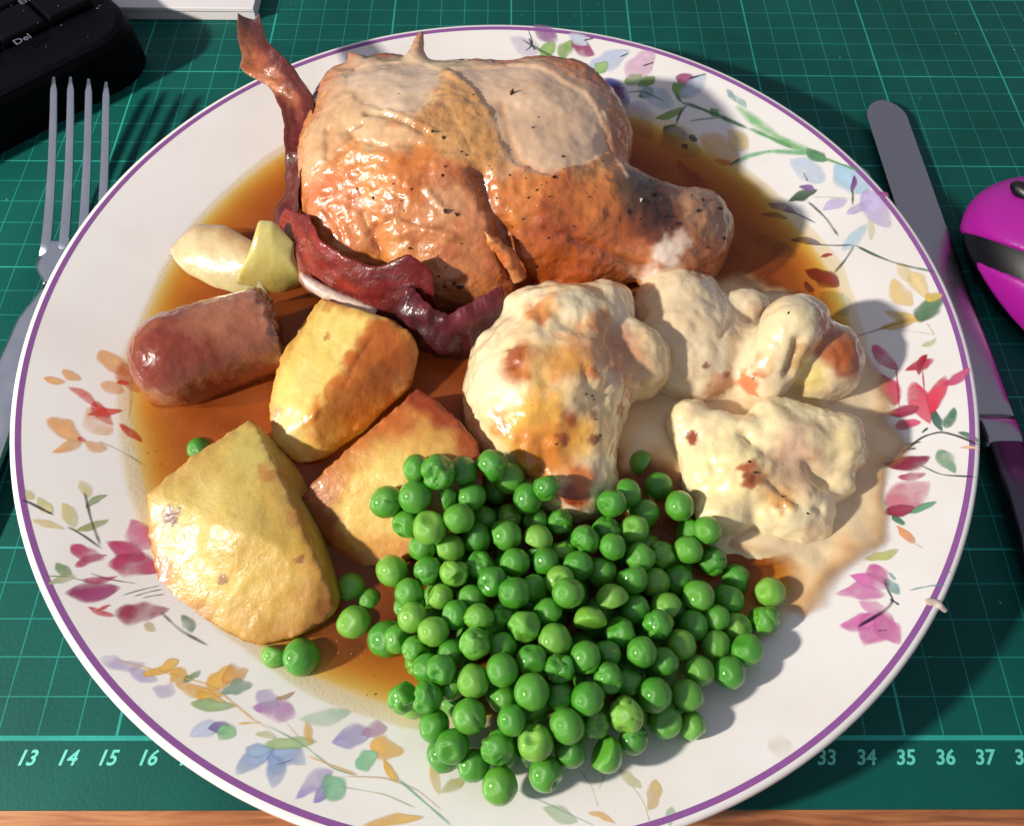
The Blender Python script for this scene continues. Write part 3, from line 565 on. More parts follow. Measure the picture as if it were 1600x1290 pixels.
def ribbon(name, A, B, thick, mat, colf, n=70, m=16, wav=0.08, seed=0, parent=None, origin=None, sag=0.0, wfr=1.6, frill=0.06):
    """curved strip between two edge lines (px,py,z), with thickness"""
    def samp(E):
        Q = np.array([e if isinstance(e, np.ndarray) else at(*e) for e in E]); t = np.linspace(0, len(Q)-1, n)
        q = np.stack([np.interp(t, range(len(Q)), Q[:, i]) for i in range(3)], 1)
        for _ in range(5): q[1:-1] = 0.5*q[1:-1]+0.25*(q[:-2]+q[2:])
        return q
    a, b = samp(A), samp(B); v = np.linspace(0, 1, m)
    G = a[:, None]*(1-v)[None, :, None]+b[:, None]*v[None, :, None]
    U = np.repeat(np.linspace(0, 1, n)[:, None], m, 1); Vv = np.repeat(v[None], n, 0)
    tn = np.gradient(G, axis=0); bn = np.gradient(G, axis=1); nn = np.cross(tn, bn); nn /= np.linalg.norm(nn, axis=-1, keepdims=True)+1e-9
    if (nn.reshape(-1, 3)@(CAMP-G.reshape(-1, 3).mean(0))).mean() < 0: nn = -nn
    G = G+nn*(wav*fbm(G, wfr, seed, 3)+sag*np.sin(math.pi*Vv))[..., None]
    edge = frill*fbm(np.stack([U*14, Vv*0, U*0], -1), 1, seed+3)
    dirv = b-a; G = G+dirv[:, None]*(edge*(Vv-0.5)*2)[..., None]
    tp = np.sqrt(np.clip(1-(2*Vv-1)**6, 0.02, 1))*np.sqrt(np.clip(1-(2*U-1)**12, 0.02, 1))*thick/2
    T = (G+nn*tp[..., None]).reshape(-1, 3); Bt = (G-nn*tp[..., None]).reshape(-1, 3); k = n*m
    f = grid_faces(n, m); F = list(f)+[tuple(k+q for q in g[::-1]) for g in f]
    rim = [i for i in range(m)]+[i*m+m-1 for i in range(1, n)]+[(n-1)*m+i for i in range(m-2, -1, -1)]+[i*m for i in range(n-2, 0, -1)]
    for i in range(len(rim)):
        p, q = rim[i], rim[(i+1) % len(rim)]; F.append((q, p, k+p, k+q))
    C = colf(U.ravel(), Vv.ravel(), G.reshape(-1, 3)); C = np.r_[C, C]
    o = mk(name, np.r_[T, Bt], F, mat, parent, col=C, origin=origin)
    bm = bmesh.new(); bm.from_mesh(o.data); bmesh.ops.recalc_face_normals(bm, faces=bm.faces); bm.to_mesh(o.data); bm.free()
    return o
def ramp(t, stops):
    t = np.asarray(t); xs = [s[0] for s in stops]; cs_ = np.array([lin(s[1]) for s in stops])
    return np.stack([np.interp(t, xs, cs_[:, i]) for i in range(3)], -1)
P = at
pepper = mat_plain('black_pepper', (44, 28, 22), 0.4)
herb = mat_plain('dark_herb', (70, 48, 24), 0.5)

# ------------------------------------------------------------------ roast chicken leg
skin = mat_food('roast_chicken', rough=0.34, sss=0.18, rad=(0.004, 0.0016, 0.0008), var=0.10, vscale=260, bumps=((110, 0.25), (300, 0.26), (800, 0.10)), coat=0.75, coat_r=0.045, rvar=0.14, wbump=True)
chk = union([
    ell((-1.3, 5.6, 2.4), (4.9, 3.9, 2.75), rotm(0, 4, -6)),
    ell((-3.6, 6.9, 2.6), (2.9, 3.7, 2.3), rotm(0, 0, 10)),
    ell((1.5, 6.7, 2.9), (2.9, 3.3, 2.2), rotm(0, 10, -8)),
    ell((-4.2, 4.6, 2.0), (2.2, 2.8, 1.8)),
    ell((-0.9, 7.5, 3.0), (3.2, 2.6, 1.75)),
    ell((-1.5, 2.9, 1.9), (2.6, 1.9, 1.75), rotm(0, 0, -18)),
    cone((1.8, 4.1, 2.6), (5.5, 3.6, 2.2), 2.2, 1.4),
    ell((2.3, 3.0, 1.7), (1.9, 1.5, 1.4)),
    ell((6.3, 3.9, 2.1), (1.25, 1.3, 1.3), rotm(0, 0, 15)),
    ell((6.0, 2.9, 1.8), (1.1, 1.0, 1.1)),
    cone(P(1040, 400, 2.4), P(1022, 452, 1.3), 0.8, 0.42),
], 0.55)
_f0 = chk
spike = cone(P(648, 92, 4.3), P(657, 54, 4.35), 0.34, 0.06); spike2 = cone(P(575, 110, 4.0), P(549, 86, 4.1), 0.5, 0.12)
flapf = cone(P(890, 150, 3.6), P(948, 146, 3.1), 0.45, 0.16)
chk = lambda Q: smin(smin(smin(_f0(Q), spike(Q), 0.35), spike2(Q), 0.4), flapf(Q), 0.2)
B = Body(chk, (-7.4, -0.2, 0.3), (8.2, 11.2, 6.2), 0.075, 1)
B.noise(0.14, 0.6, 2, 2).noise(0.022, 2.6, 5, 3); B.upd()
B.base((204, 128, 66), rgb2=(186, 98, 46), fr=0.9, seed=3)
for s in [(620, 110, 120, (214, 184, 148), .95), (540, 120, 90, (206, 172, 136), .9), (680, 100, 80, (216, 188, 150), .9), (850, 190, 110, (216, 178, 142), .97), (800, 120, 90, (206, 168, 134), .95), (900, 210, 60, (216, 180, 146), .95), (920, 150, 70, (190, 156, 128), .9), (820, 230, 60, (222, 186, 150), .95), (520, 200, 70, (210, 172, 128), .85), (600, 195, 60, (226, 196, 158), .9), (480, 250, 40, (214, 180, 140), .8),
          (730, 130, 40, (212, 160, 100), .85), (740, 190, 45, (206, 148, 86), .8), (760, 235, 40, (202, 136, 70), .8), (690, 205, 40, (208, 156, 98), .7), (560, 260, 80, (204, 136, 70), .8), (640, 260, 60, (198, 116, 52), .85), (520, 310, 55, (204, 118, 78), .8), (560, 370, 60, (204, 130, 76), .8), (600, 330, 50, (212, 150, 100), .7), (700, 380, 95, (204, 132, 88), .9), (700, 325, 50, (198, 144, 104), .8), (650, 410, 45, (216, 152, 96), .7), (740, 430, 60, (196, 118, 66), .7), (870, 330, 90, (190, 104, 46), .85), (800, 320, 60, (206, 128, 60), .8), (880, 410, 80, (172, 82, 34), .85), (940, 300, 60, (200, 116, 52), .8), (820, 420, 50, (176, 88, 36), .7), (930, 250, 40, (206, 150, 90), .7),
          (1035, 330, 80, (104, 48, 24), .9), (1010, 300, 48, (60, 34, 20), .92), (1060, 350, 55, (84, 36, 20), .75), (1030, 345, 22, (60, 26, 16), .8), (985, 290, 30, (96, 70, 44), .8), (1110, 310, 55, (164, 122, 88), .9), (1140, 350, 45, (158, 124, 92), .9), (1085, 390, 45, (170, 110, 72), .8), (960, 400, 50, (184, 96, 44), .7), (990, 420, 40, (200, 126, 80), .8)]:
    B.splat(*s)
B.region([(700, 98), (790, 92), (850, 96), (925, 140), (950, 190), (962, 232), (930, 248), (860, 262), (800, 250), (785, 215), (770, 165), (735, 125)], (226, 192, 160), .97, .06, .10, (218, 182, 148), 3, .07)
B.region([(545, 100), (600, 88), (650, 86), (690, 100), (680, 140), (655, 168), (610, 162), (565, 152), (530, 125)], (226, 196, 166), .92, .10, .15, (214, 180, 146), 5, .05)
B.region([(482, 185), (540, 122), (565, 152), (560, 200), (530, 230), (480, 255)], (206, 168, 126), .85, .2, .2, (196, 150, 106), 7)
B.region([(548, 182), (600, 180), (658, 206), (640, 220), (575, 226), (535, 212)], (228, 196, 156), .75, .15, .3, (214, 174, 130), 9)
B.region([(692, 98), (735, 125), (775, 170), (790, 240), (760, 262), (700, 240), (662, 200), (660, 168)], (214, 164, 104), .8, .2, .2, (206, 150, 88), 11)
for s in [(1050, 394, 26, (226, 206, 190), .95), (1022, 440, 34, (226, 206, 190), .95), (1075, 372, 16, (220, 190, 170), .7)]: B.splat(*s, ragged=0.8)
B.groove([(757, 262), (772, 320), (792, 372), (815, 430), (832, 462)], 0.32, 0.26, (120, 60, 30), .55, 1.0)
B.groove([(625, 352), (655, 358), (690, 364)], 0.05, 0.06, (140, 66, 34), .7)
B.groove([(622, 372), (650, 362), (700, 376)], -0.07, 0.12, (218, 150, 96), .5)
B.groove([(660, 300), (672, 315), (690, 325)], -0.08, 0.08, (222, 170, 124), .7)
B.groove([(600, 345), (575, 365), (585, 395)], 0.08, 0.10, (170, 96, 50), .5)
B.groove([(500, 330), (520, 350), (530, 380)], 0.06, 0.10)
B.groove([(850, 365), (880, 372), (910, 366)], 0.06, 0.10, (150, 66, 24), .5)
B.groove([(690, 110), (700, 160), (740, 230)], 0.04, 0.08, (200, 150, 96), .5)
B.groove([(520, 215), (545, 235), (600, 240)], -0.05, 0.10)
B.groove([(570, 168), (615, 178), (655, 200)], 0.13, 0.09, (140, 96, 50), .7)
B.groove([(555, 190), (535, 205), (540, 215)], 0.12, 0.10, (150, 110, 70), .6)
B.groove([(550, 218), (600, 222), (650, 216)], 0.07, 0.07, (190, 140, 90), .5)
B.groove([(780, 150), (800, 200), (806, 240), (850, 262), (930, 252)], 0.05, 0.10, (196, 130, 74), .5)
B.groove([(600, 165), (640, 182), (680, 198)], -0.07, 0.08)
B.groove([(470, 290), (500, 250), (505, 200)], 0.08, 0.12, (190, 130, 80), .5)
B.groove([(950, 170), (965, 230), (985, 270)], -0.06, 0.06, (226, 206, 180), .7)
B.groove([(560, 340), (590, 400), (600, 440)], 0.12, 0.16)
B.groove([(900, 380), (950, 400), (1000, 430)], 0.10, 0.14, (150, 70, 30), .5)
B.upd()
mot = sstep(.15, .75, fbm(B.V, 1.7, 41, 4))[:, None]
# crinkled skin over the front, blistered crust at the knuckle
sk = 1-sstep(0.22, 0.42, B.C[:, 2]/(B.C[:, 0]+1e-6))
B.C = B.C*(1-sk[:, None]*mot*np.array([.22, .34, .42]))
rdg = 1-np.abs(vnoise(B.V*np.array([1.0, 1.6, 1.6]), 2.6, 21))*2
B.V = B.V+B.N*(0.030*sk*np.clip(rdg, -.5, 1))[:, None]
kn = np.exp(-(np.linalg.norm(B.V-B.pick(1035, 325), axis=1)/1.2)**2); B.V = B.V+B.N*(0.085*kn*fbm(B.V, 3.2, 31, 3))[:, None]
B.noise(0.005, 6, 8, 2); B.alpha = 0.25+0.75*sk
CHK = B
chicken = root('chicken_leg', (0, 4.5, 0.45))
tag(chicken, 'roast chicken leg with glossy brown skin and pale meat at the back of the plate', 'chicken')
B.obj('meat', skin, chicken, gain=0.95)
flecks(B, 'pepper_flecks', chicken, pepper, [(683, 203, .09), (690, 208, .07), (699, 252, .05), (686, 271, .07), (635, 296, .06), (578, 315, .07), (700, 334, .10), (718, 333, .09), (555, 302, .05), (735, 240, .04), (725, 230, .05), (874, 275, .08), (797, 265, .06), (845, 297, .05), (866, 305, .06), (818, 312, .05), (855, 379, .06), (800, 378, .06), (838, 425, .07), (820, 350, .05), (1010, 318, .10), (1030, 300, .12), (1020, 312, .09), (1048, 340, .09), (1100, 305, .08), (1132, 322, .10), (1098, 326, .07), (985, 335, .08), (1000, 350, .06), (1065, 345, .07), (1140, 372, .08), (1110, 392, .06), (712, 450, .10), (720, 455, .10), (682, 440, .06), (700, 425, .05), (690, 455, .08), (640, 395, .06), (800, 440, .06), (740, 140, .04), (618, 140, .03), (788, 430, .05)],
       40, (560, 240, 1100, 440), (0.018, 0.045), 3)
flecks(B, 'herb_flecks', chicken, herb, [(801, 137, .14), (838, 193, .05), (844, 176, .04), (884, 238, .07), (945, 244, .05)], 0)
skinm = mat_food('crisp_skin', rough=0.3, sss=0.2, var=0.2, bumps=((500, 0.4),), coat=0.6)
def on_meat(px, py, off):
    p = CHK.pick(px, py); d = CAMP-p; return p+d/np.linalg.norm(d)*off
ribbon('skin_flap', [on_meat(762, 368, .25), on_meat(786, 370, .3), on_meat(800, 400, .25), on_meat(820, 440, .15)], [on_meat(764, 388, .2), on_meat(778, 392, .2), on_meat(792, 412, .15), on_meat(812, 448, .1)], 0.22, skinm, lambda u, v, G: ramp(u+0.2*fbm(G, 3, 1), [(0, (206, 140, 84)), (.5, (196, 110, 56)), (1, (214, 150, 100))]), 40, 10, 0.10, 4, chicken, sag=0.12)

# ------------------------------------------------------------------ bacon
baconm = mat_food('crisp_bacon', rough=0.36, sss=0.12, rad=(0.003, 0.001, 0.0006), var=0.28, vscale=420, bumps=((260, 0.2), (800, 0.25)), coat=0.22, coat_r=0.05, rvar=0.1, spec=0.3)
def bacon_tall(u, v, G):
    n = fbm(G, 1.6, 5); t = v+0.25*n
    c = ramp(t, [(0, (200, 128, 84)), (.35, (176, 92, 62)), (.5, (112, 48, 42)), (1, (92, 36, 36))]); d = ramp(t, [(0, (98, 40, 30)), (.5, (112, 34, 30)), (1, (88, 28, 28))])
    st_ = (1+.45*vnoise(np.stack([u*7, v*11, 0*u], -1), 1, 6))[:, None]; c = c*st_; d = d*st_
    w = sstep(.30, .45, u+0.05*n)[:, None]; w0 = (1-sstep(.06, .2, u+.04*n))[:, None]*.7
    return ((c*(1-w)+d*w)*(1-w0)+lin((84, 38, 34))*w0)*.66
b1 = ribbon('bacon_rasher', [(370, 20, 4.0), (372, 70, 3.9), (382, 112, 3.75), (424, 142, 3.5), (445, 190, 3.3), (448, 240, 3.1), (446, 290, 2.5), (428, 330, 1.9), (428, 372, 1.6)], [(406, 20, 4.2), (414, 60, 4.4), (450, 98, 4.4), (496, 158, 4.1), (484, 205, 3.9), (474, 245, 3.7), (470, 290, 3.2), (464, 335, 2.8), (486, 375, 2.6)], 0.09, baconm, bacon_tall, 120, 26, 0.09, 3, origin=P(450, 330, 2.2), sag=-0.25, wfr=1.4, frill=.04)
tag(b1, 'curled crisp bacon rasher standing up beyond the plate rim, left of the chicken', 'bacon')
def bacon_wrap(u, v, G):
    n = fbm(G, 1.5, 8); t = v+0.18*n
    c = ramp(t, [(0, (112, 34, 32)), (.35, (132, 46, 32)), (.6, (106, 28, 22)), (.78, (150, 84, 66)), (1, (196, 168, 152))])
    d = ramp(t, [(0, (92, 24, 26)), (.5, (100, 24, 20)), (1, (70, 20, 20))]); w = sstep(.5, .68, u+.05*n)[:, None]; st_ = (1+.5*vnoise(np.stack([u*8, v*13, 0*u], -1), 1, 9))[:, None]
    return (c*(1-w)+d*w)*st_
b2 = ribbon('bacon_rasher', [(446, 326, 3.0), (482, 336, 3.4), (500, 374, 3.4), (545, 404, 3.3), (590, 418, 3.3), (640, 396, 3.8), (676, 425, 3.5)], [(432, 360, 1.8), (446, 412, 1.7), (480, 456, 1.6), (530, 488, 1.6), (590, 508, 1.7), (640, 516, 1.8), (690, 535, 1.6)], 0.10, baconm, bacon_wrap, 110, 26, 0.05, 6, origin=P(560, 460, 1.5), sag=0.06, wfr=1.5, frill=.03)
ribbon('fat_strip', [(470, 424, 2.5), (510, 446, 2.4), (550, 464, 2.3), (592, 482, 2.2)], [(480, 452, 2.2), (515, 474, 2.1), (555, 490, 2.0), (586, 498, 2.0)], 0.16, baconm, lambda u, v, G: ramp(v+.2*fbm(G, 2, 3), [(0, (190, 160, 146)), (.5, (210, 190, 176)), (1, (180, 140, 124))]), 40, 10, 0.03, 2, b2, sag=.1, frill=.02)
tag(b2, 'dark red bacon rasher with white fat wrapped along the front of the chicken', 'bacon')
b3 = ribbon('bacon_rasher', [(632, 448, 3.2), (665, 472, 3.1), (700, 490, 3.0), (745, 470, 3.2), (786, 450, 3.4)], [(622, 522, 1.5), (660, 550, 1.3), (700, 560, 1.2), (745, 556, 1.2), (796, 520, 1.5)], 0.24, baconm, lambda u, v, G: ramp(v+0.3*fbm(G, 2, 4), [(0, (96, 34, 40)), (.4, (62, 20, 26)), (1, (52, 18, 20))]), 70, 18, 0.14, 9, origin=P(700, 530, 1.0), sag=0.3)
tag(b3, 'almost black bacon end between the chicken and the middle cauliflower floret', 'bacon')

# ------------------------------------------------------------------ onion
onm = mat_food('cooked_onion', rough=0.25, sss=0.5, rad=(0.006, 0.005, 0.003), var=0.08, bumps=((300, 0.15),), coat=0.5)
o1 = ribbon('onion_piece', [(266, 388, 1.3), (305, 350, 1.9), (352, 352, 2.1), (412, 388, 2.2)], [(312, 436, 1.0), (345, 462, 1.0), (385, 468, 1.1), (425, 462, 1.1)], 0.3, onm, lambda u, v, G: ramp(v+0.2*fbm(G, 1.5, 2), [(0, (186, 150, 106)), (.3, (206, 190, 150)), (1, (186, 172, 120))]), 40, 14, 0.02, 2, origin=P(350, 410, 1.2), sag=0.35, frill=0.0)
tag(o1, 'pale translucent onion piece lying in the gravy behind the sausage', 'onion')
o2 = ribbon('onion_piece', [(392, 385, 2.4), (404, 344, 3.1), (428, 346, 3.1), (458, 380, 2.7)], [(368, 456, 1.0), (405, 464, 1.0), (445, 460, 1.1), (486, 440, 1.2)], 0.3, onm, lambda u, v, G: ramp(v+0.2*fbm(G, 1.5, 5), [(0, (192, 182, 116)), (.4, (188, 176, 102)), (1, (160, 138, 70))]), 40, 14, 0.02, 7, origin=P(425, 420, 1.2), sag=0.3, frill=0.0)
tag(o2, 'yellowish upright onion piece leaning on the bacon behind the sausage', 'onion')

# ------------------------------------------------------------------ sausage
sm_ = mat_food('sausage_casing', rough=0.26, sss=0.15, rad=(0.003, 0.0012, 0.0008), var=0.14, vscale=500, bumps=((180, 0.18), (700, 0.12)), coat=0.7, coat_r=0.06)
a, b = P(283, 560, 1.75), P(455, 503, 1.85)
cutn = (b-a)/np.linalg.norm(b-a); cutc = P(432, 512, 1.8)
sf0 = union([cone(a, b, 1.44, 1.28), cone(P(262, 595, 1.5), P(247, 628, 1.0), 0.45, 0.12)], 0.5)
def sausf(Q):
    d = sf0(Q); c = (Q-cutc)@cutn-0.14*fbm(Q, 2.4, 4); k = 0.1
    return np.maximum(d, c)
B = Body(sausf, (-12, -4.2, 0.2), (-4.6, 3.2, 4.2), 0.085, 1)
B.noise(0.03, 1.6, 4, 3); B.upd()
B.base((168, 98, 62), rgb2=(146, 76, 44), fr=1.1, seed=6)
for s in [(250, 560, 75, (126, 44, 28), .9), (235, 590, 50, (130, 50, 32), .8), (320, 570, 60, (142, 62, 36), .7), (380, 490, 70, (180, 114, 82), .7), (330, 480, 50, (174, 110, 80), .7), (420, 470, 40, (156, 102, 74), .7), (400, 550, 50, (158, 90, 68), .6), (300, 610, 40, (146, 84, 62), .6), (245, 628, 20, (176, 120, 92), .8)]: B.splat(*s)
cut = ((B.V-cutc)@cutn > -0.30); w = (sstep(-.35, -.05, (B.V-cutc)@cutn-0.14*fbm(B.V, 2.4, 4)))[:, None]; B.C = B.C*(1-w)+(lin((166, 112, 96))*(1-0)+0)*w
B.V = B.V+B.N*(w[:, 0]*0.09*fbm(B.V, 5, 3))[:, None]
B.noise(0.012, 7, 5, 2)
so = B.obj('sausage', sm_, origin=P(330, 560, 0.6), gain=.8); tag(so, 'half a browned sausage with a ragged cut end lying in the gravy', 'sausage')

# ------------------------------------------------------------------ roast potatoes
potm = mat_food('roast_potato', rough=0.44, sss=0.3, rad=(0.005, 0.003, 0.0012), var=0.10, vscale=300, bumps=((160, 0.12), (500, 0.10), (1300, 0.18)), coat=0.14, coat_r=0.12, rvar=0.12)
def potato(pts, base_pts, k, box_, cols, splats, label, org, seed, edge=(184, 104, 40), edgew=0.35, edgea=.8, crust=(166, 84, 30), gain=.70, grooves=()):
    Q = [P(*p) for p in pts]+[np.array(q, float) for q in base_pts]
    f = hull(Q, k); Nn, Dd = f.planes
    g = lambda X: f(X)-0.0
    B = Body(g, box_[0], box_[1], 0.07, 0); B.noise(0.05, 0.8, seed, 2).noise(0.014, 3, seed+1, 3); B.upd()
    B.base(cols[0], rgb2=cols[1], fr=0.8, seed=seed)
    d = B.V@Nn.T-Dd; ti = d.argmax(1); sharp = (Nn@Nn.T)[ti] < 0.72; gap = d.max(1)-np.where(sharp, d, -9).max(1)
    # crusty edges: where two faces of the cut potato meet
    w = (edgea*(1-sstep(0, edgew, gap+0.22*fbm(B.V, 1.3, seed+2))))[:, None]; B.C = B.C*(1-w)+lin(edge)*w
    for s in splats: B.splat(*s)
    for gr in grooves: B.groove(*gr)
    B.upd(); ew = 1-sstep(0, .14, gap); B.V = B.V+B.N*((0.006+0.04*ew)*fbm(B.V, 5.5, seed+5, 3))[:, None]
    o = B.obj('roast_potato', potm, origin=org, gain=gain); tag(o, label, 'potato', 'roast potatoes on the plate'); return B
# nearest-left potato
POTC = potato([(392, 652, 2.3), (300, 710, 2.3), (228, 772, 2.0), (232, 850, 1.6), (252, 925, 1.3), (320, 988, 1.2), (400, 1012, 1.3), (470, 995, 1.5), (526, 955, 1.6), (500, 880, 2.4), (428, 720, 2.6), (372, 830, 2.6), (446, 742, 2.3), (532, 935, 1.5)],
    [(-9.3, -5.0, .7), (-8, -8, .7), (-5, -8.6, .6), (-4.2, -7.3, .6), (-5.3, -4.2, .6), (-7, -3.2, .6)], 0.03, ((-11, -11, 0.3), (-2.8, -1.4, 4.6)),
    ((242, 206, 104), (236, 190, 86)), [(340, 780, 110, (232, 208, 120), .7), (400, 690, 50, (228, 206, 116), .8), (258, 803, 13, (120, 44, 14), .95), (265, 730, 30, (206, 160, 76), .6), (290, 745, 40, (214, 176, 92), .5), (250, 890, 24, (196, 110, 40), .8), (300, 970, 30, (206, 130, 50), .6), (420, 990, 50, (208, 140, 60), .6), (500, 930, 40, (206, 140, 60), .6), (420, 730, 16, (206, 130, 56), .7), (465, 800, 16, (206, 140, 60), .5), (342, 904, 7, (150, 84, 30), .8), (463, 868, 6, (150, 84, 30), .8), (515, 960, 24, (190, 110, 46), .7), (440, 720, 14, (222, 196, 110), .7), (380, 980, 60, (214, 160, 76), .4)],
    'large pale yellow roast potato at the left front of the plate', P(380, 850, .6), 21, edge=(204, 138, 58), edgew=0.45, edgea=.85, gain=.6)
# middle-left potato, pale flat face and orange crust
POTA = potato([(503, 464, 2.5), (588, 497, 2.85), (612, 498, 2.75), (492, 645, 2.5), (440, 556, 2.3), (418, 632, 2.0), (426, 692, 1.7), (465, 725, 1.3), (500, 718, 1.5), (598, 642, 1.8), (642, 605, 1.8), (656, 548, 2.25), (642, 518, 2.6)],
    [(-5.8, 1.4, .6), (-2.8, .6, .6), (-2.6, -1.2, .6), (-4.6, -3.6, .6), (-6.2, -2.8, .6)], 0.02, ((-7.8, -5.2, 0.3), (-1.4, 3.2, 4.2)),
    ((244, 218, 128), (240, 208, 110)), [(630, 540, 46, (190, 98, 26), .97), (600, 585, 54, (198, 106, 28), .97), (565, 640, 54, (208, 122, 36), .97), (520, 690, 36, (222, 160, 70), .85), (600, 520, 24, (188, 100, 34), .95), (560, 560, 16, (196, 112, 40), .9), (535, 610, 20, (208, 126, 44), .85), (640, 570, 30, (186, 96, 30), .9), (590, 516, 28, (196, 104, 32), .95), (572, 556, 26, (204, 112, 32), .95), (548, 598, 26, (206, 116, 34), .95), (520, 640, 24, (212, 130, 44), .9), (500, 680, 22, (218, 146, 60), .85), (508, 472, 10, (206, 140, 66), .7), (424, 640, 10, (212, 150, 76), .7), (470, 590, 40, (238, 216, 132), .7), (455, 680, 26, (236, 212, 136), .8), (508, 518, 6, (170, 110, 50), .7)],
    'wedge of roast potato with flat pale face and orange crust beside the sausage', P(530, 600, .6), 33, edge=(212, 144, 62), edgew=0.34, edgea=.85, gain=.82, grooves=(([(585, 520), (560, 560), (545, 610)], 0.025, 0.05, (160, 84, 26), .6),))
# right potato with dark browned rim, peas on it
POTB = potato([(655, 608, 3.0), (690, 630, 3.1), (748, 690, 3.0), (756, 760, 2.6), (700, 850, 2.0), (620, 885, 1.5), (560, 888, 1.2), (500, 850, 1.2), (462, 783, 2.0), (500, 738, 2.4), (580, 668, 2.8), (620, 745, 2.75), (480, 815, 1.4)],
    [(-2.4, -1.6, .6), (-.6, -3.6, .6), (-.9, -5.6, .6), (-3.4, -6.6, .6), (-5.2, -5.2, .6)], 0.03, ((-6.6, -8.4, 0.3), (0.6, -0.4, 4.0)),
    ((232, 190, 96), (224, 174, 78)), [(660, 640, 70, (204, 120, 48), .7), (655, 618, 44, (136, 46, 14), .95), (700, 645, 38, (150, 58, 18), .92), (740, 690, 34, (166, 76, 24), .9), (610, 650, 30, (190, 100, 36), .8), (475, 790, 44, (140, 60, 22), .95), (500, 840, 34, (150, 68, 28), .95), (540, 870, 34, (172, 88, 34), .9), (500, 770, 28, (176, 100, 50), .8), (560, 700, 26, (206, 130, 56), .7), (530, 730, 24, (200, 120, 54), .7), (620, 750, 60, (228, 198, 110), .8), (580, 800, 40, (224, 186, 100), .7), (600, 860, 40, (206, 136, 56), .8), (680, 830, 40, (206, 140, 60), .7), (690, 700, 40, (226, 184, 96), .6)],
    'roast potato with dark browned rim half buried under the peas', P(610, 760, .6), 45, edge=(158, 72, 28), edgew=0.6, edgea=.95, gain=.85)

# ------------------------------------------------------------------ cauliflower cheese
cheem = mat_food('cheese_sauce', rough=0.3, sss=0.25, rad=(0.004, 0.003, 0.0015), var=0.05, vscale=260, bumps=((150, 0.16), (420, 0.14)), coat=0.8, coat_r=0.05, rvar=0.12)
def floret(prims, k, lo, hi, base, splats, label, org, seed, grooves=(), amp=0.10, fr=1.0, curd=0.095):
    B = Body(union(prims, k), lo, hi, 0.085, 2); B.noise(amp*.6, fr, seed, 2).noise(0.022, 2.6, seed+2, 2); B.upd()
    B.base(base[0], rgb2=base[1], fr=0.8, seed=seed)
    B.V = B.V+B.N*(curd*(np.abs(vnoise(B.V, 1.7, seed+4))+.5*np.abs(vnoise(B.V, 3.6, seed+6))-.35))[:, None]
    for g in grooves: B.groove(*g)
    B.upd()
    for s in splats: B.splat(*s)
    o = root('cauliflower_floret', org); tag(o, label, 'cauliflower', 'cauliflower cheese florets')
    B.obj('floret', cheem, o, gain=0.93); return B, o
CAUA, oA = floret([ell(P(858, 608, 2.1), (2.35, 2.2, 2.0)), ell(P(885, 515, 2.5), (1.75, 1.3, 1.4)), ell(P(800, 630, 1.8), (1.25, 1.6, 1.4)), ell(P(990, 566, 2.1), (1.05, 1.1, 1.3)), cone(P(848, 660, 2.0), P(888, 738, 1.6), 1.85, 1.35), ell(P(905, 772, 1.4), (.85, .65, .8)), ell(P(795, 560, 2.3), (1.0, 1.0, 1.0)), ell(P(830, 490, 2.6), (.9, .7, .8)), ell(P(940, 480, 2.5), (.9, .8, .8)), ell(P(915, 690, 2.3), (.8, 1.0, .8))], 0.45,
    (-1.8, -7.4, 0.4), (6.0, 3.6, 5.8), ((242, 222, 184), (240, 212, 162)),
    [(860, 640, 90, (236, 186, 96), .75), (845, 690, 60, (232, 170, 64), .85), (885, 560, 60, (232, 178, 96), .7), (800, 565, 30, (184, 100, 28), .95), (795, 552, 16, (150, 70, 16), .8), (770, 655, 22, (196, 124, 44), .85), (945, 510, 38, (204, 124, 52), .85), (935, 545, 44, (214, 138, 70), .75), (975, 545, 44, (200, 130, 92), .75), (985, 590, 40, (206, 148, 112), .7), (890, 560, 30, (222, 150, 60), .7), (875, 700, 34, (206, 118, 30), .8), (835, 725, 38, (200, 116, 34), .85), (905, 780, 32, (184, 80, 22), .95), (890, 775, 16, (140, 46, 12), .8), (915, 755, 22, (204, 104, 34), .85), (835, 482, 22, (190, 98, 28), .85), (850, 468, 24, (220, 154, 76), .7), (930, 640, 6, (140, 66, 26), .8), (895, 655, 12, (180, 88, 22), .9), (885, 680, 9, (160, 76, 20), .8), (938, 688, 8, (140, 66, 26), .85), (980, 640, 10, (160, 84, 34), .8), (870, 590, 10, (200, 106, 30), .7), (930, 575, 9, (190, 96, 34), .8), (900, 470, 34, (246, 230, 196), .7), (780, 610, 30, (246, 230, 198), .6), (910, 620, 34, (242, 220, 176), .6)],
    'large browned cauliflower cheese floret in the middle of the plate beside the peas', P(870, 620, .9), 61, [([(830, 470), (800, 495), (775, 520)], 0.08, 0.12), ([(900, 500), (860, 560), (850, 640)], 0.06, 0.3)])
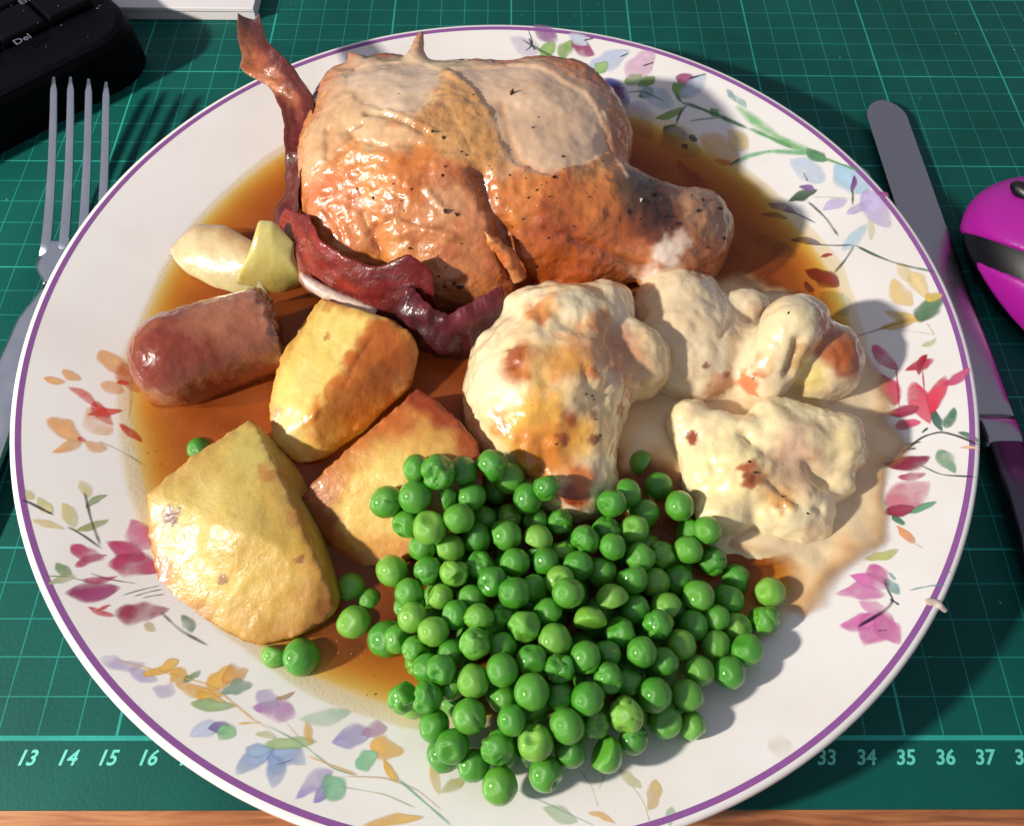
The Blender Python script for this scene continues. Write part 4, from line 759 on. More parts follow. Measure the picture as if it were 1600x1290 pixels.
CAUB, oB = floret([ell(P(1075, 540, 1.5), (1.7, 2.0, 1.3)), ell(P(1060, 480, 1.6), (1.4, 1.3, 1.1)), ell(P(1180, 570, 1.3), (1.9, 1.3, 1.1)), cone(P(1195, 590, 2.0), P(1235, 515, 2.9), 0.75, 0.85), ell(P(1245, 505, 2.7), (.95, .85, .8)), ell(P(1290, 565, 1.7), (1.0, 1.2, 1.25)), ell(P(1268, 590, 1.7), (.8, .7, .8)), ell(P(1165, 480, 1.8), (.75, .6, .55)), cone(P(1140, 622, 1.1), P(1270, 640, 1.1), 0.4, 0.45)], 0.3,
    (3.2, -4.6, 0.4), (12.4, 4.0, 4.8), ((236, 216, 180), (228, 204, 164)),
    [(1160, 604, 18, (206, 104, 36), .8), (1182, 578, 18, (206, 108, 40), .75), (1190, 560, 14, (200, 130, 70), .5), (1130, 605, 20, (214, 150, 110), .7), (1305, 530, 34, (170, 88, 34), .9), (1318, 560, 30, (166, 80, 26), .9), (1290, 505, 20, (186, 120, 76), .8), (1245, 500, 40, (230, 214, 170), .8), (1200, 540, 36, (230, 212, 166), .8), (1265, 600, 28, (232, 210, 130), .9), (1105, 578, 5, (110, 50, 30), .8), (1175, 480, 24, (206, 170, 136), .6), (1248, 565, 20, (190, 150, 90), .8), (1145, 588, 6, (160, 80, 40), .8)],
    'cauliflower floret with a pale upright stalk nearest the red painted flowers', P(1180, 560, .9), 72, [([(1290, 500), (1305, 540), (1315, 580)], 0.08, 0.08), ([(1250, 540), (1245, 570), (1235, 590)], 0.18, 0.14, (176, 130, 70), .6), ([(1135, 520), (1150, 480)], 0.08, 0.12)], amp=0.06, fr=1.3, curd=.07)
CAUC, oC = floret([ell(P(1155, 742, 1.3), (1.6, 1.4, 1.4)), ell(P(1235, 705, 1.7), (1.6, 1.05, 1.1)), ell(P(1308, 698, 1.9), (.72, .85, .9)), ell(P(1075, 655, 1.8), (.6, .55, .6)), cone(P(1085, 670, 1.5), P(1120, 740, 1.4), 0.75, 1.0), ell(P(1230, 790, 1.5), (1.3, 1.0, .9)), ell(P(1270, 820, 1.3), (.5, .5, .5)), cone(P(1200, 650, 2.0), P(1280, 670, 2.0), .55, .6), ell(P(1120, 668, 2.0), (.6, .5, .5)), ell(P(1170, 850, 1.0), (1.5, .65, .45)), ell(P(1322, 672, 2.2), (.45, .45, .45)), ell(P(1332, 712, 1.9), (.4, .4, .45)), ell(P(1305, 758, 1.6), (.55, .45, .5)), ell(P(1252, 828, 1.4), (.45, .4, .4)), ell(P(1284, 832, 1.2), (.28, .28, .3)), ell(P(1165, 672, 2.2), (.5, .45, .45)), ell(P(1215, 668, 2.3), (.5, .45, .45)), ell(P(1130, 800, 1.6), (.8, .6, .6))], 0.22,
    (3.6, -8.2, 0.4), (12.0, -1.2, 4.4), ((240, 222, 176), (234, 212, 166)),
    [(1140, 740, 70, (242, 224, 160), .6), (1240, 720, 44, (206, 166, 134), .5), (1187, 742, 17, (170, 76, 20), .95), (1180, 740, 8, (120, 44, 10), .85), (1075, 680, 9, (140, 46, 16), .95), (1215, 785, 16, (206, 140, 56), .85), (1240, 720, 40, (206, 166, 134), .7), (1270, 710, 30, (204, 168, 136), .7), (1210, 760, 30, (222, 180, 120), .6), (1310, 700, 30, (220, 198, 140), .5), (1275, 835, 20, (228, 200, 160), .7), (1230, 690, 30, (216, 180, 150), .6)],
    'creamy cauliflower floret with a small burnt spot right of the peas', P(1190, 750, .9), 83, [([(1160, 672), (1200, 700), (1250, 720), (1290, 750)], 0.16, 0.16), ([(1100, 690), (1110, 740)], 0.06, 0.14), ([(1210, 750), (1250, 780), (1290, 790)], 0.10, 0.10), ([(1215, 783), (1222, 789)], 0.14, 0.10)], amp=0.07, fr=1.2)
for B, o, pts, box_, sd in ((CAUA, oA, [(933, 618, .05), (936, 622, .04), (925, 615, .04), (935, 648, .05), (862, 690, .04), (945, 680, .05)], (800, 480, 960, 720), 4), (CAUB, oB, [(1228, 482, .04), (1175, 600, .04)], (1080, 500, 1260, 620), 5), (CAUC, oC, [(1178, 715, .05), (1190, 735, .05), (1227, 768, .04), (1269, 806, .05), (1185, 735, .04)], (1080, 680, 1300, 800), 6)):
    flecks(B, 'pepper_flecks', o, pepper, pts, 8, box_, (0.010, 0.02), sd)

# sauce pool round the florets
poly = np.array([plate_at(*p) for p in [(955, 500), (1000, 462), (1060, 446), (1150, 450), (1270, 476), (1345, 545), (1400, 610), (1412, 700), (1392, 790), (1378, 850), (1330, 905), (1292, 945), (1258, 966), (1225, 950), (1210, 905), (1120, 860), (1085, 790), (1010, 760), (960, 770), (930, 700), (945, 600)]])
def poly_sd(X):
    d = np.full(len(X), 1e9); ins = np.zeros(len(X), bool)
    for i in range(len(poly)):
        a, b = poly[i], poly[(i+1) % len(poly)]; ab = b-a; t = np.clip((X-a)@ab/(ab@ab), 0, 1); d = np.minimum(d, np.linalg.norm(X-(a+t[:, None]*ab), axis=1))
        c = ((a[1] > X[:, 1]) != (b[1] > X[:, 1])) & (X[:, 0] < (b[0]-a[0])*(X[:, 1]-a[1])/(b[1]-a[1]+1e-12)+a[0]); ins ^= c
    return np.where(ins, d, -d)
def mat_sauce():
    m = mat_food('sauce_pool', rough=0.22, sss=0.3, rad=(0.005, 0.003, 0.0015), var=0.08, vscale=150, bumps=((200, 0.12),), coat=0.4)
    nt, N, L = nodes(m); a = [n for n in N if n.type == 'VERTEX_COLOR'][0]; L.new(a.outputs['Alpha'], pbsdf(m).inputs['Alpha']); return m
gx = np.arange(3.0, 13.2, 0.1); gy = np.arange(-9.6, 5.0, 0.1); X, Y = np.meshgrid(gx, gy, indexing='ij'); XY = np.stack([X.ravel(), Y.ravel()], 1); X3 = np.c_[XY, np.zeros(len(XY))]
sd = poly_sd(XY)+0.25*fbm(X3, 1.1, 3, 3)
zz = np.maximum(ZG, zplate(prad(*XY.T))+0.03)+0.012+0.24*(1-np.exp(-np.clip(sd, 0, 9)/1.3))+0.05*fbm(X3, 0.9, 6, 3)*sstep(0, 1, sd)
for (x, y, r, hgt) in [(1325, 860, .55, .22), (1280, 905, .5, .15), (1190, 880, .8, .2), (1370, 690, .6, .1), (1000, 700, .6, .15)]:
    c = plate_at(x, y); zz += hgt*np.exp(-((XY-c)**2).sum(1)/r**2)
keep = sd > -0.05; idm = -np.ones(len(XY), int); idm[keep] = np.arange(keep.sum()); ny = len(gy)
F = []
for i in range(len(gx)-1):
    for j in range(ny-1):
        q = (idm[i*ny+j], idm[(i+1)*ny+j], idm[(i+1)*ny+j+1], idm[i*ny+j+1])
        if min(q) >= 0: F.append(q)
sdk = sd[keep]; t = sstep(0, 1.0, sdk+0.3*fbm(X3[keep], 0.8, 8))[:, None]
C = lin((208, 156, 94))*(1-t)+lin((230, 206, 168))*t
Vs = np.c_[XY[keep], zz[keep]]
sauce = mk('cheese_sauce', Vs, F, mat_sauce(), col=np.c_[C, sstep(-0.05, 0.6, sdk)*.98], origin=(8, -2, 1))
tag(sauce, 'pool of creamy cheese sauce around the cauliflower on the right', 'sauce')

# ------------------------------------------------------------------ peas
def mat_pea():
    m = bpy.data.materials.new('cooked_pea'); nt, N, L = nodes(m); b = pbsdf(m)
    setp(b, **{'Roughness': 0.3, 'Subsurface Weight': 0.6, 'Subsurface Radius': (0.0016, 0.004, 0.0006), 'Subsurface Scale': 1.0, 'Coat Weight': 0.8, 'Coat Roughness': 0.03})
    oi = N.new('ShaderNodeObjectInfo'); tc = N.new('ShaderNodeTexCoord'); ad = N.new('ShaderNodeVectorMath'); ad.operation = 'ADD'; L.new(tc.outputs['Object'], ad.inputs[0])
    ml = N.new('ShaderNodeMath'); ml.operation = 'MULTIPLY'; ml.inputs[1].default_value = 7.0; L.new(oi.outputs['Random'], ml.inputs[0]); L.new(ml.outputs[0], ad.inputs[1])
    cr = N.new('ShaderNodeValToRGB'); e = cr.color_ramp.elements; e[0].color = (*lin((56, 134, 26)), 1); e[1].color = (*lin((122, 176, 62)), 1)
    k = e.new(.35); k.color = (*lin((66, 146, 34)), 1); k = e.new(.8); k.color = (*lin((86, 156, 44)), 1); L.new(oi.outputs['Random'], cr.inputs[0])
    n = N.new('ShaderNodeTexNoise'); n.inputs['Scale'].default_value = 160; n.inputs['Detail'].default_value = 4; L.new(ad.outputs[0], n.inputs['Vector'])
    mx = N.new('ShaderNodeMix'); mx.data_type = 'RGBA'; r = N.new('ShaderNodeMapRange'); r.inputs[1].default_value = .5; r.inputs[2].default_value = .75; r.inputs[3].default_value = 0; r.inputs[4].default_value = .6
    L.new(n.outputs[0], r.inputs[0]); L.new(r.outputs[0], mx.inputs['Factor']); L.new(cr.outputs[0], mx.inputs['A']); mx.inputs['B'].default_value = (*lin((126, 180, 72)), 1)
    L.new(mx.outputs['Result'], b.inputs['Base Color'])
    n2 = N.new('ShaderNodeTexNoise'); n2.inputs['Scale'].default_value = 330; n2.inputs['Detail'].default_value = 3; L.new(ad.outputs[0], n2.inputs['Vector']); bp = N.new('ShaderNodeBump'); bp.inputs['Strength'].default_value = .3; bp.inputs['Distance'].default_value = .0012; L.new(n2.outputs[0], bp.inputs['Height']); L.new(bp.outputs[0], b.inputs['Normal'])
    return m
peam = mat_pea()
def pea_mesh(seed, kind):
    bm = bmesh.new(); bmesh.ops.create_icosphere(bm, subdivisions=4, radius=1.0); V = np.array([v.co for v in bm.verts]); F = [[v.index for v in f.verts] for f in bm.faces]; bm.free()
    rg = np.random.default_rng(seed); N0 = V.copy(); r = 1+0.05*fbm(V, 1.2, seed, 2); e0 = rg.normal(size=3); e0 /= np.linalg.norm(e0)
    r = r-0.05*np.exp(-(np.abs(V@e0+.1*fbm(V, 1.5, seed+2, 1))/.05)**2)*sstep(-.2, .5, V@np.roll(e0, 1))
    if kind in ('dimple', 'wrinkle'):
        for _ in range(2 if kind == 'dimple' else 4):
            d = rg.normal(size=3); d /= np.linalg.norm(d); c = V@d; r = r-rg.uniform(.14, .34)*np.exp(-((1-c)/rg.uniform(.05, .2))**2)
    if kind == 'wrinkle':
        r = r-0.14*np.exp(-(np.abs(fbm(V, 1.5, seed+3, 1))/0.09)**2)+.012*fbm(V, 3, seed+9, 2)
    if kind == 'split':
        d = np.array([0.2, .3, .93]); d /= np.linalg.norm(d); e = np.cross(d, (1, 0, 0)); c = V@d; s = np.abs(V@e)
        r = r-0.16*np.exp(-(s/0.06)**2)*sstep(-.2, .4, c)+0.05*np.exp(-((s-.14)/0.07)**2)*sstep(-.2, .4, c)
    V = N0*r[:, None]
    if kind == 'flat': V[:, 2] = np.where(V[:, 2] > 0.25, 0.25+(V[:, 2]-.25)*0.25, V[:, 2])
    if kind == 'half': V[:, 2] = np.where(V[:, 2] < 0.0, V[:, 2]*0.25, V[:, 2])
    V *= np.array([1, rg.uniform(.92, 1), rg.uniform(.9, 1)])
    me = bpy.data.meshes.new('pea'); me.from_pydata(V.tolist(), [], F); me.materials.append(peam); me.polygons.foreach_set('use_smooth', [True]*len(F)); me.update(); return me
PK_ = ['round', 'dimple', 'wrinkle', 'dimple', 'round', 'split', 'round', 'wrinkle', 'flat', 'half', 'dimple', 'wrinkle', 'dimple', 'round', 'round', 'split']
PM = [pea_mesh(i+1, k) for i, k in enumerate(PK_)]
PWORD = {'round': 'smooth round', 'dimple': 'dented', 'wrinkle': 'wrinkled', 'split': 'split-skinned', 'flat': 'flattened', 'half': 'halved'}
raw = """100,210,52 210,100,38 278,108,55 362,110,38 205,190,52 295,195,38 380,190,40 175,280,42 243,303,58 350,255,52 440,270,38 228,370,40 318,368,48 408,338,52 468,85,52 530,140,52 480,170,35 650,160,38 578,205,55 530,250,35 690,278,38 620,265,35 513,322,56 628,342,48 118,448,57 240,448,46 330,460,42 300,500,35 420,428,54 545,420,48 183,520,48 290,540,38 460,488,46 712,392,44 790,340,48 865,295,45 960,310,50 880,362,40 757,435,46 840,450,52 880,225,45 935,185,42 990,245,48 988,78,45 1043,155,47 1120,235,50 1145,310,38 1203,310,34 983,395,45 1070,390,45 1130,370,45 1230,412,47 955,480,52 1030,490,42 1115,485,48 1310,480,38 1430,525,50 1190,550,50 1288,552,50 1400,615,50 1070,575,50 960,580,45 885,550,57 722,520,46 610,510,45 540,525,52 400,540,48 335,600,42 185,615,52 490,605,44 420,610,38 265,655,48 143,680,36 200,720,35 665,590,48 803,630,65 560,650,62 912,670,55 1040,630,50 1165,640,42 1240,610,35 1310,635,42 1120,705,48 1240,700,45 1345,720,52 408,698,60 683,695,65 510,700,40 320,740,42 240,780,40 290,790,40 793,750,50 865,735,38 985,730,52 1060,760,45 610,760,48 695,785,42 497,798,55 400,830,55 1185,795,52 1285,792,50 868,820,50 945,840,38 602,875,65 797,890,57 705,880,38 510,895,45 1022,880,58 1140,880,55 155,888,50 245,885,52 320,850,35 385,955,64 530,965,42 620,945,42 725,985,64 932,950,66 1065,965,58 1158,985,32 265,985,48 825,985,32 330,1055,52 487,1055,62 613,1038,64 735,1075,44 857,1075,60 955,1030,40 400,1120,52 650,1150,57 487,1190,64 700,470,42 660,420,40"""
peas = []
for q in raw.split():
    x, y, r = map(float, q.split(',')); r = .4*r+.6*51; peas.append([560+x*.4496, 690+y*.4496, r*.4496])
n_main = len(peas)
def heap(x, y):
    d = ((x-815)/330)**2+((y-955)/300)**2
    return 1.75*max(0, 1-d)
PC = []; PRD = []
for x, y, r in peas:
    z = 1.2+heap(x, y)
    for _ in range(6):
        p = at(x, y, z); rc = r*np.linalg.norm(p-CAMP)/CF*1.06; fl = float(zplate(prad(p[0], p[1])))
        z = fl+rc+heap(x, y)+(0.25 if y < 860 and x > 900 else 0)
    PC.append(at(x, y, z)); PRD.append(rc)
PC = np.array(PC); PRD = np.array(PRD); RAY = (CAMP-PC)/np.linalg.norm(CAMP-PC, axis=1, keepdims=True)
# lift peas out of the food they lie on, towards the viewer's side
for it in range(60):
    for Bd in (POTB, CAUA, CAUC, POTC):
        d = Bd.f(PC); pen = PRD*0.95-d; PC += RAY*np.clip(pen, 0, .1)[:, None]*.8
    DD = PC[:, None]-PC[None]; dist = np.linalg.norm(DD, axis=2)+np.eye(len(PC))*9; want = (PRD[:, None]+PRD[None])*0.93
    pen = np.clip(want-dist, 0, None); dirn = DD/dist[..., None]
    mv = (dirn*pen[..., None]).sum(1)*0.22
    along = (mv*RAY).sum(1, keepdims=True)*RAY; PC += along*1.2+(mv-along)*0.10
    fl = zplate(prad(PC[:, 0], PC[:, 1]))+PRD*.95; low = np.clip(fl-PC[:, 2], 0, None); PC += RAY*(low/RAY[:, 2])[:, None]
# peas buried under the visible layer
fill = []
for _ in range(4000):
    if len(fill) >= 95: break
    x = random.uniform(600, 1190); y = random.uniform(760, 1200); rc = random.uniform(.42, .52)
    near = np.hypot(proj(PC)[:, 0]-x, proj(PC)[:, 1]-y)
    if (near < 26).sum() < 1: continue
    p0 = at(x, y, 1.0); c = np.array([p0[0], p0[1], float(zplate(prad(p0[0], p0[1])))+rc])
    zmax = PC[np.argsort(near)[:3], 2].min()
    c[2] = random.choice([c[2], c[2], max(c[2], zmax-.8)])
    if min(float(Bd.f(c[None])[0]) for Bd in (POTB, CAUA, CAUC)) < rc*.8: continue
    A = np.array([f[0] for f in fill]+list(PC)); R_ = np.r_[[f[1] for f in fill], PRD]
    if (np.linalg.norm(A-c, axis=1) < (R_+rc)*.86).any(): continue
    fill.append((c, rc))
extra = [(548, 918, 23, 1.16), (578, 938, 20, 1.1), (553, 972, 26, 1.2), (471, 1026, 27, 1.35), (432, 1022, 22, 1.2), (312, 704, 19, 1.15)]
EXT = [(at(x, y, z), r*np.linalg.norm(at(x, y, z)-CAMP)/CF) for x, y, r, z in extra]
def put_pea(c, r, label, group, kind=None):
    k = random.randrange(len(PM)) if kind is None else kind
    o = bpy.data.objects.new('pea', PM[k]); COL.objects.link(o)
    o.location = Vector(np.asarray(c)*CM); o.scale = (r*CM,)*3; o.rotation_euler = [random.uniform(0, 6.28) for _ in range(3)]
    tag(o, label.replace('KIND', PWORD[PK_[k]]), 'pea', (PWORD[PK_[k]]+' '+group) if group else None); return o
for i in range(n_main):
    x, y, r = peas[i]
    if x < 775 and y < 870: put_pea(PC[i], PRD[i], 'KIND green pea at the back left of the heap by the browned potato', 'peas on the browned potato')
    elif x > 985 and y < 895: put_pea(PC[i], PRD[i], 'KIND green pea wet with cheese sauce beside the floret with the burnt spot', 'peas beside the cheese sauce')
    elif y > 1105: put_pea(PC[i], PRD[i], 'KIND large green pea at the front of the heap nearest the plate rim', 'peas at the front of the heap')
    elif x < 775: put_pea(PC[i], PRD[i], 'KIND green pea on the left flank of the heap towards the open gravy', 'peas on the left of the heap')
    elif x > 990: put_pea(PC[i], PRD[i], 'KIND green pea on the right flank of the heap towards the bare rim', 'peas on the right of the heap')
    else: put_pea(PC[i], PRD[i], 'KIND green pea in the middle of the heap below the large floret', 'peas in the middle of the heap')
for c, r in fill: put_pea(c, r, 'KIND green pea buried in the heap and showing only through gaps', 'buried peas')
lab = ['dark green pea sunk in the gravy between the pale potato and the heap']*3+['round wet pea in front of the large pale potato', 'flattened green pea skin under the front edge of the large pale potato', 'green pea peeping out behind the large pale potato']
for (c, r), l in zip(EXT, lab): put_pea(c, r, l, 'peas lying in the gravy' if 'sunk' in l else None, 8 if 'flattened' in l else 0)

# ------------------------------------------------------------------ fork and knife
steel = bpy.data.materials.new('stainless_steel'); nt, N, L = nodes(steel); setp(pbsdf(steel), **{'Base Color': (0.70, 0.71, 0.74, 1), 'Metallic': 1.0, 'Roughness': 0.24})
_n = N.new('ShaderNodeTexNoise'); _n.inputs['Scale'].default_value = 90; _n.inputs['Detail'].default_value = 6; _t = N.new('ShaderNodeTexCoord'); L.new(_t.outputs['Object'], _n.inputs['Vector'])
_r = N.new('ShaderNodeMapRange'); _r.inputs[3].default_value = .16; _r.inputs[4].default_value = .36; L.new(_n.outputs[0], _r.inputs[0]); L.new(_r.outputs[0], pbsdf(steel).inputs['Roughness'])
ksteel = steel.copy(); ksteel.name = 'dark_knife_steel'; pbsdf(ksteel).inputs['Base Color'].default_value = (.40, .39, .43, 1)  # same steel with a darker base colour, for blade and bolster
pbsdf(steel).inputs['Base Color'].default_value = (.74, .77, .84, 1)
def loft(sections, mat, name, parent):
    """sections: list of (centre, half_width_vec, half_height_vec) -> rounded bar"""
    ns = 14; V = []
    for c, w, h in sections:
        for k in range(ns):
            a = 2*math.pi*k/ns; ca, sa = math.cos(a), math.sin(a); e = 0.62
            V.append(np.asarray(c)+np.asarray(w)*math.copysign(abs(ca)**e, ca)+np.asarray(h)*math.copysign(abs(sa)**e, sa))
    F = [tuple(f) for f in grid_faces(len(sections), ns, True)]; F += [tuple(range(ns))[::-1], tuple((len(sections)-1)*ns+k for k in range(ns))]
    o = mk(name, V, F, mat, parent); bm = bmesh.new(); bm.from_mesh(o.data); bmesh.ops.recalc_face_normals(bm, faces=bm.faces); bm.to_mesh(o.data); bm.free(); return o
fork = root('fork', (-15.6, 5, 0.02)); tag(fork, 'stainless steel fork lying left of the plate beside the keyboard', 'fork')
def S(c, w, h): return (c, (w, 0, 0), (0, 0, h))
tipx = [at(90, 131, 1.6), at(116, 131, 1.6), at(144, 134, 1.6), at(171, 139, 1.6)]
bx = [-15.95+0.62*i for i in range(4)]
by = at(70, 375, 0.75)[1]
bx0 = at(66, 375, .75)[0]; bx = [bx0+0.16+0.60*i for i in range(4)]
for i in range(4):
    t = np.linspace(0, 1, 14); sec = []
    for u in t:
        x = bx[i]*(1-u)+tipx[i][0]*u; y = (by-0.6)*(1-u)+tipx[i][1]*u; z = 0.59+0.55*math.sin(u*math.pi*.5)*.6+0.95*u**1.6-0.30*u*(1-u)
        sec.append(S((x, y, z), (0.18-0.06*u)*(1 if u < .97 else .45), (0.085-0.02*u)*(1 if u < .97 else .5)))
    loft(sec, steel, 'tine', fork)
cxm = (bx[0]+bx[3])/2
loft([S((cxm, by+0.12, .60), .98, .03)]+[S((cxm-.03*u, by-1.9*u, .60-.02*u+.07*u*u), .55+.53*(1-sstep(.45, 1.0, u)), .075+.1*u) for u in np.linspace(0, 1, 14)], steel, 'head', fork)
loft([S((cxm-.03, by-1.8, .65), .55, .165), S((cxm-.08, by-2.2, .67), .50, .19), S((cxm-.14, by-2.6, .69), .54, .2), S((cxm-.2, by-2.9, .70), .60, .2), S((cxm-.3, by-3.3, .70), .63, .2), S((cxm-.6, by-6, .55), .66, .18), S((cxm-1.0, by-10, .35), .8, .16), S((cxm-1.3, by-13, .28), .9, .14), S((cxm-1.35, by-13.4, .27), .5, .1)], steel, 'handle', fork)
knife = root('table_knife', (15.2, 4, 0.02)); tag(knife, 'stainless steel table knife partly under the right edge of the plate', 'knife')
kt = at(1395, 158, .25); sec = []
xr = at(1420, 185, .3)[0]; xr2 = at(1587, 655, .35)[0]; yb = at(1587, 655, .35)[1]; yt = kt[1]
for u in np.r_[0, .004, .012, .022, .035, .05, .065, .08, np.linspace(.1, 1, 18)]:
    y = yt+(yb-yt)*u; r_ = xr+(xr2-xr)*u; hw = 0.80*math.sqrt(max(0.03, 1-(1-min(1, u/0.07))**2))
    sec.append(S((r_-0.80-0.02*u, y, .26+.12*u), hw, .035+.03*u))
loft(sec, ksteel, 'blade', knife)
loft([S((xr2-.72, yb+.05, .4), .70, .12), S((xr2-.70, yb-.2, .42), .62, .26), S((xr2-.70, yb-.7, .42), .60, .30), S((xr2-.70, yb-1.0, .42), .58, .22)], ksteel, 'bolster', knife)
hm = mat_plain('dark_steel_handle', (96, 90, 104), 0.3, 1.0)
loft([S((xr2-.62, yb-.95, .45), .62, .28), S((xr2-.55, yb-4, .45), .72, .32), S((xr2-.4, yb-8, .45), .85, .34), S((xr2-.35, yb-9.5, .42), .7, .25)], hm, 'handle', knife)

# ------------------------------------------------------------------ keyboard
kbm = mat_plain('black_plastic', (5, 5, 10), 0.55, bump=0.25, bscale=1500, noise=0.2, **{'Specular IOR Level': .08}); keym = mat_plain('key_plastic', (4, 4, 8), 0.45, bump=0.15, bscale=1200, **{'Specular IOR Level': .08}); legend = mat_plain('key_legend', (96, 100, 116), 0.6)
kb_c = at(150, 24, 1.6); ka = math.radians(44)   # direction of the lettering
ex = np.array([math.cos(ka), math.sin(ka), 0]); ey = np.array([-math.sin(ka), math.cos(ka), 0])
keyboard = root('keyboard', (kb_c[0], kb_c[1], 0)); tag(keyboard, 'black computer keyboard with a Del key in the top left corner', 'keyboard')
# outline of the housing in (ex,ey) from kb_c : right end rounded, front bezel towards the plate
hw_f = 2.3; L_ = 26; hgt = 2.0
out_ = [(-L_, -hw_f), (-.9, -hw_f)]+[(-.9+1.8*math.sin(a), -hw_f+1.8-1.8*math.cos(a)) for a in np.linspace(.2, math.pi/2, 8)]+[(.9, 9), (.6, 11), (-L_, 11)]
def prism(outl, z0, z1, inset, name, mat, parent, c=kb_c):
    n = len(outl); cen = np.mean(outl, 0); V = []
    for z, s in ((z0, 0), (z1-inset, 0), (z1-inset*.3, inset*.4), (z1, inset)):
        for p in outl:
            d = cen-np.array(p); d = d/np.linalg.norm(d); q = np.array(p)+d*s; V.append(np.array([c[0], c[1], 0])+ex*q[0]+ey*q[1]+np.array([0, 0, z]))
    F = grid_faces(4, n, True)+[tuple(3*n+i for i in range(n))]+[tuple(range(n))[::-1]]
    return mk(name, V, F, mat, parent, smoothf=False)
prism(out_, 0.02, hgt, 0.35, 'housing', kbm, keyboard)
kw = 1.75
kb_rows = [(-0.15+r*1.85) for r in range(4)]
for ri, oy in enumerate(kb_rows):
    for ci in range(6):
        x1 = 0.05-ci*1.88; x0 = x1-kw
        prism([(x0, oy), (x1, oy), (x1, oy+kw), (x0, oy+kw)], hgt-0.1, hgt+0.32, 0.16, 'key', keym, keyboard)
def legend_at(txt, px, py, size):
    p = at(px, py, hgt+.33); text_mesh('key_legend', txt, size, legend, keyboard, p, rot=ka, depth=0.004, bold=0.003)
legend_at('Del', 35, 62, 0.46)
legend_at('End', 42, 0, 0.42)
dust = mat_plain('dust', (120, 114, 100), .8)
rg = np.random.default_rng(5); Vd = []; Fd = []
for _ in range(45):
    q = np.array([rg.uniform(-6, 1.0), rg.uniform(-1.6, 4)]); onkey = q[1] > -.1
    c = np.array([kb_c[0], kb_c[1], 0])+ex*q[0]+ey*q[1]+np.array([0, 0, hgt+(.33 if onkey else .01)]); s = rg.uniform(.006, .022); b0 = len(Vd); l = rg.uniform(1, 3.5); a_ = rg.uniform(0, 3.14); d1 = np.array([math.cos(a_), math.sin(a_), 0])*s*l; d2 = np.array([-math.sin(a_), math.cos(a_), 0])*s
    Vd += [c+d1, c+d2, c-d1, c-d2, c+np.array([0, 0, s])]; Fd += [(b0, b0+1, b0+4), (b0+1, b0+2, b0+4), (b0+2, b0+3, b0+4), (b0+3, b0, b0+4)]
du = mk('dust_specks', Vd, Fd, dust, keyboard, smoothf=False); du['kind'] = 'stuff'

# ------------------------------------------------------------------ white booklet
a0 = at(206, 34, 0.02); a1 = at(402, 27, 0.02)
V, F = box((a0[0]-2, a1[1]+0.05, 0.01), (a1[0], a1[1]+12, 0.75), 0.03)
bk = root('paper_pad', ((a0[0]+a1[0])/2, a1[1]+2, 0)); tag(bk, 'white paper pad at the top edge beside the keyboard', 'paper pad')
wp = mat_plain('white_paper', (216, 212, 214), .7)
V, F = box((a0[0]-2, a1[1]-.2, 0.01), (a1[0], a1[1]+12, 0.42), 0.02); mk('pages', V, F, wp, bk, smoothf=False)
V, F = box((a0[0]-2, a1[1]-.26, 0.425), (a1[0]+.03, a1[1]+12, 0.6), 0.03); mk('cover', V, F, wp, bk, smoothf=False)

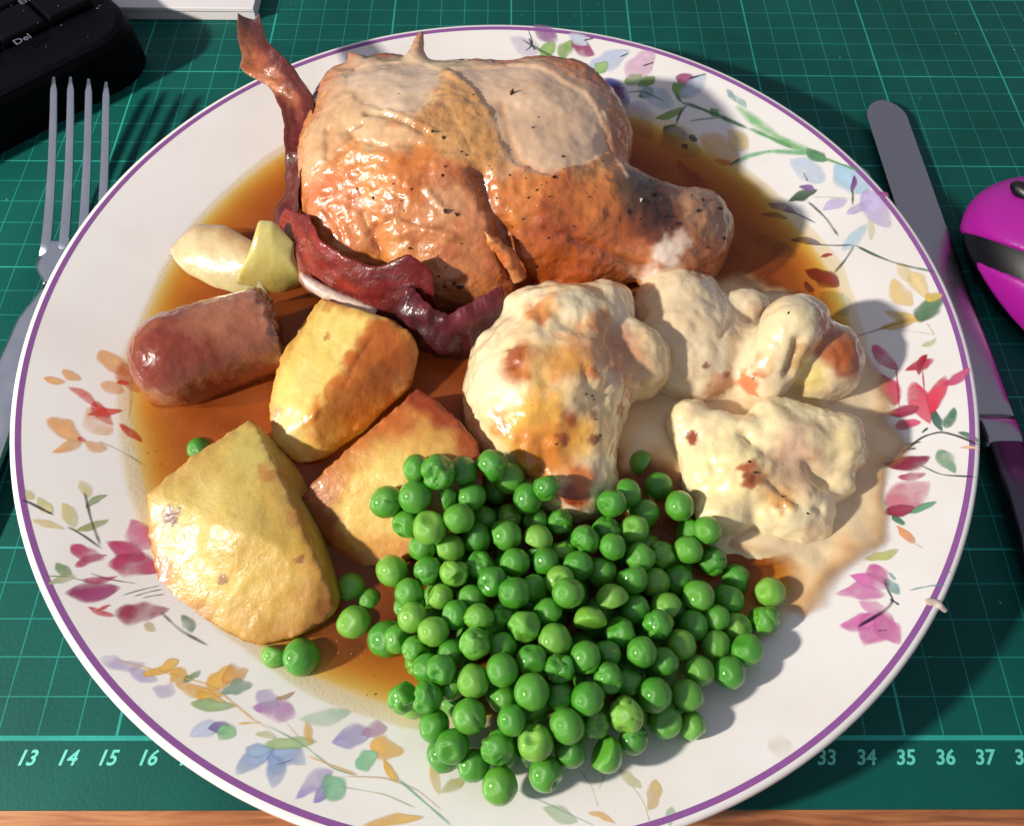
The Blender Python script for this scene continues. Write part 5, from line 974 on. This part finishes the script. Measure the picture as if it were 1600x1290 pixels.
# ------------------------------------------------------------------ computer mouse
mag = mat_plain('magenta_plastic', (156, 24, 142), 0.32, noise=.08, nscale=800, bump=.1, bscale=3000); blk = mat_plain('black_rubber', (14, 13, 20), 0.4)
mc = np.array([19.75, 2.3, 0.2]); MR = rotm(0, 0, 38)
mf = ell(mc+np.array([0, 0, .9]), (3.0, 5.0, 2.3), MR)
def mouse_f(Q): return np.maximum(mf(Q), 0.05-Q[..., 2])
B = Body(mouse_f, (14.6, -4.2, -0.1), (25.4, 9, 3.6), 0.12, 2)
mouse = root('computer_mouse', (mc[0], mc[1], 0)); tag(mouse, 'magenta and black computer mouse at the right edge on the mat', 'mouse')
mk('body', B.V, B.F, blk, mouse)
def cutplane(p, q):
    """plane through two points of the body surface, square to it; positive above"""
    a_, b_ = B.pick(*p), B.pick(*q); nrm = (a_+b_)/2-(mc+np.array([0, 0, .5])); n_ = np.cross(b_-a_, nrm); n_ /= np.linalg.norm(n_)
    if n_[2] < 0: n_ = -n_
    return lambda Q: (Q-a_)@n_
p1 = cutplane((1514, 366), (1596, 396)); p2 = cutplane((1522, 408), (1596, 438)); p3 = cutplane((1522, 428), (1592, 520))
def rmax(*d):
    d = np.stack(d, -1); k = .06; m = d.max(-1); return m+k*np.log(np.exp((d-m[..., None])/k).sum(-1))
sh1 = lambda Q: rmax(mf(Q)-.09, -mf(Q)-.15, -p1(Q)); sh2 = lambda Q: rmax(mf(Q)-.08, -mf(Q)-.15, p2(Q), -p3(Q), (Q-mc)@np.array([1.0, 0, 0])-1.5)
for f_, nm in ((sh1, 'button_shell'), (sh2, 'side_shell')):
    B3 = Body(f_, (14.6, -4.2, 0.1), (25.4, 9, 3.7), 0.085, 1); mk(nm, B3.V, B3.F, mag, mouse)
wp_ = B.pick(1597, 304)
B2 = Body(ell(wp_+np.array([0.1, 0, 0.05]), (.3, .75, .3), MR), wp_-1.2, wp_+1.2, .07, 1); mk('scroll_wheel', B2.V, B2.F, blk, mouse)

# ------------------------------------------------------------------ drip of sauce on the rim
dp = plate_at(1474, 948); dp = dp*min(1, 13.68/np.linalg.norm(dp)); zr = float(zplate(prad(*dp)))
B = Body(union([ell((dp[0]-.08, dp[1]+.03, zr), (.2, .1, .06)), cone((dp[0]+.1, dp[1]-.06, zr), (dp[0]+.26, dp[1]-.15, zr-.1), .09, .07)], .08), (dp[0]-.6, dp[1]-.6, zr-.5), (dp[0]+.6, dp[1]+.6, zr+.4), .03, 1).base((206, 188, 176))
tag(B.obj('sauce_drip', cheem, origin=(dp[0], dp[1], zr)), 'small drip of pale sauce stuck on the purple rim', 'drip')
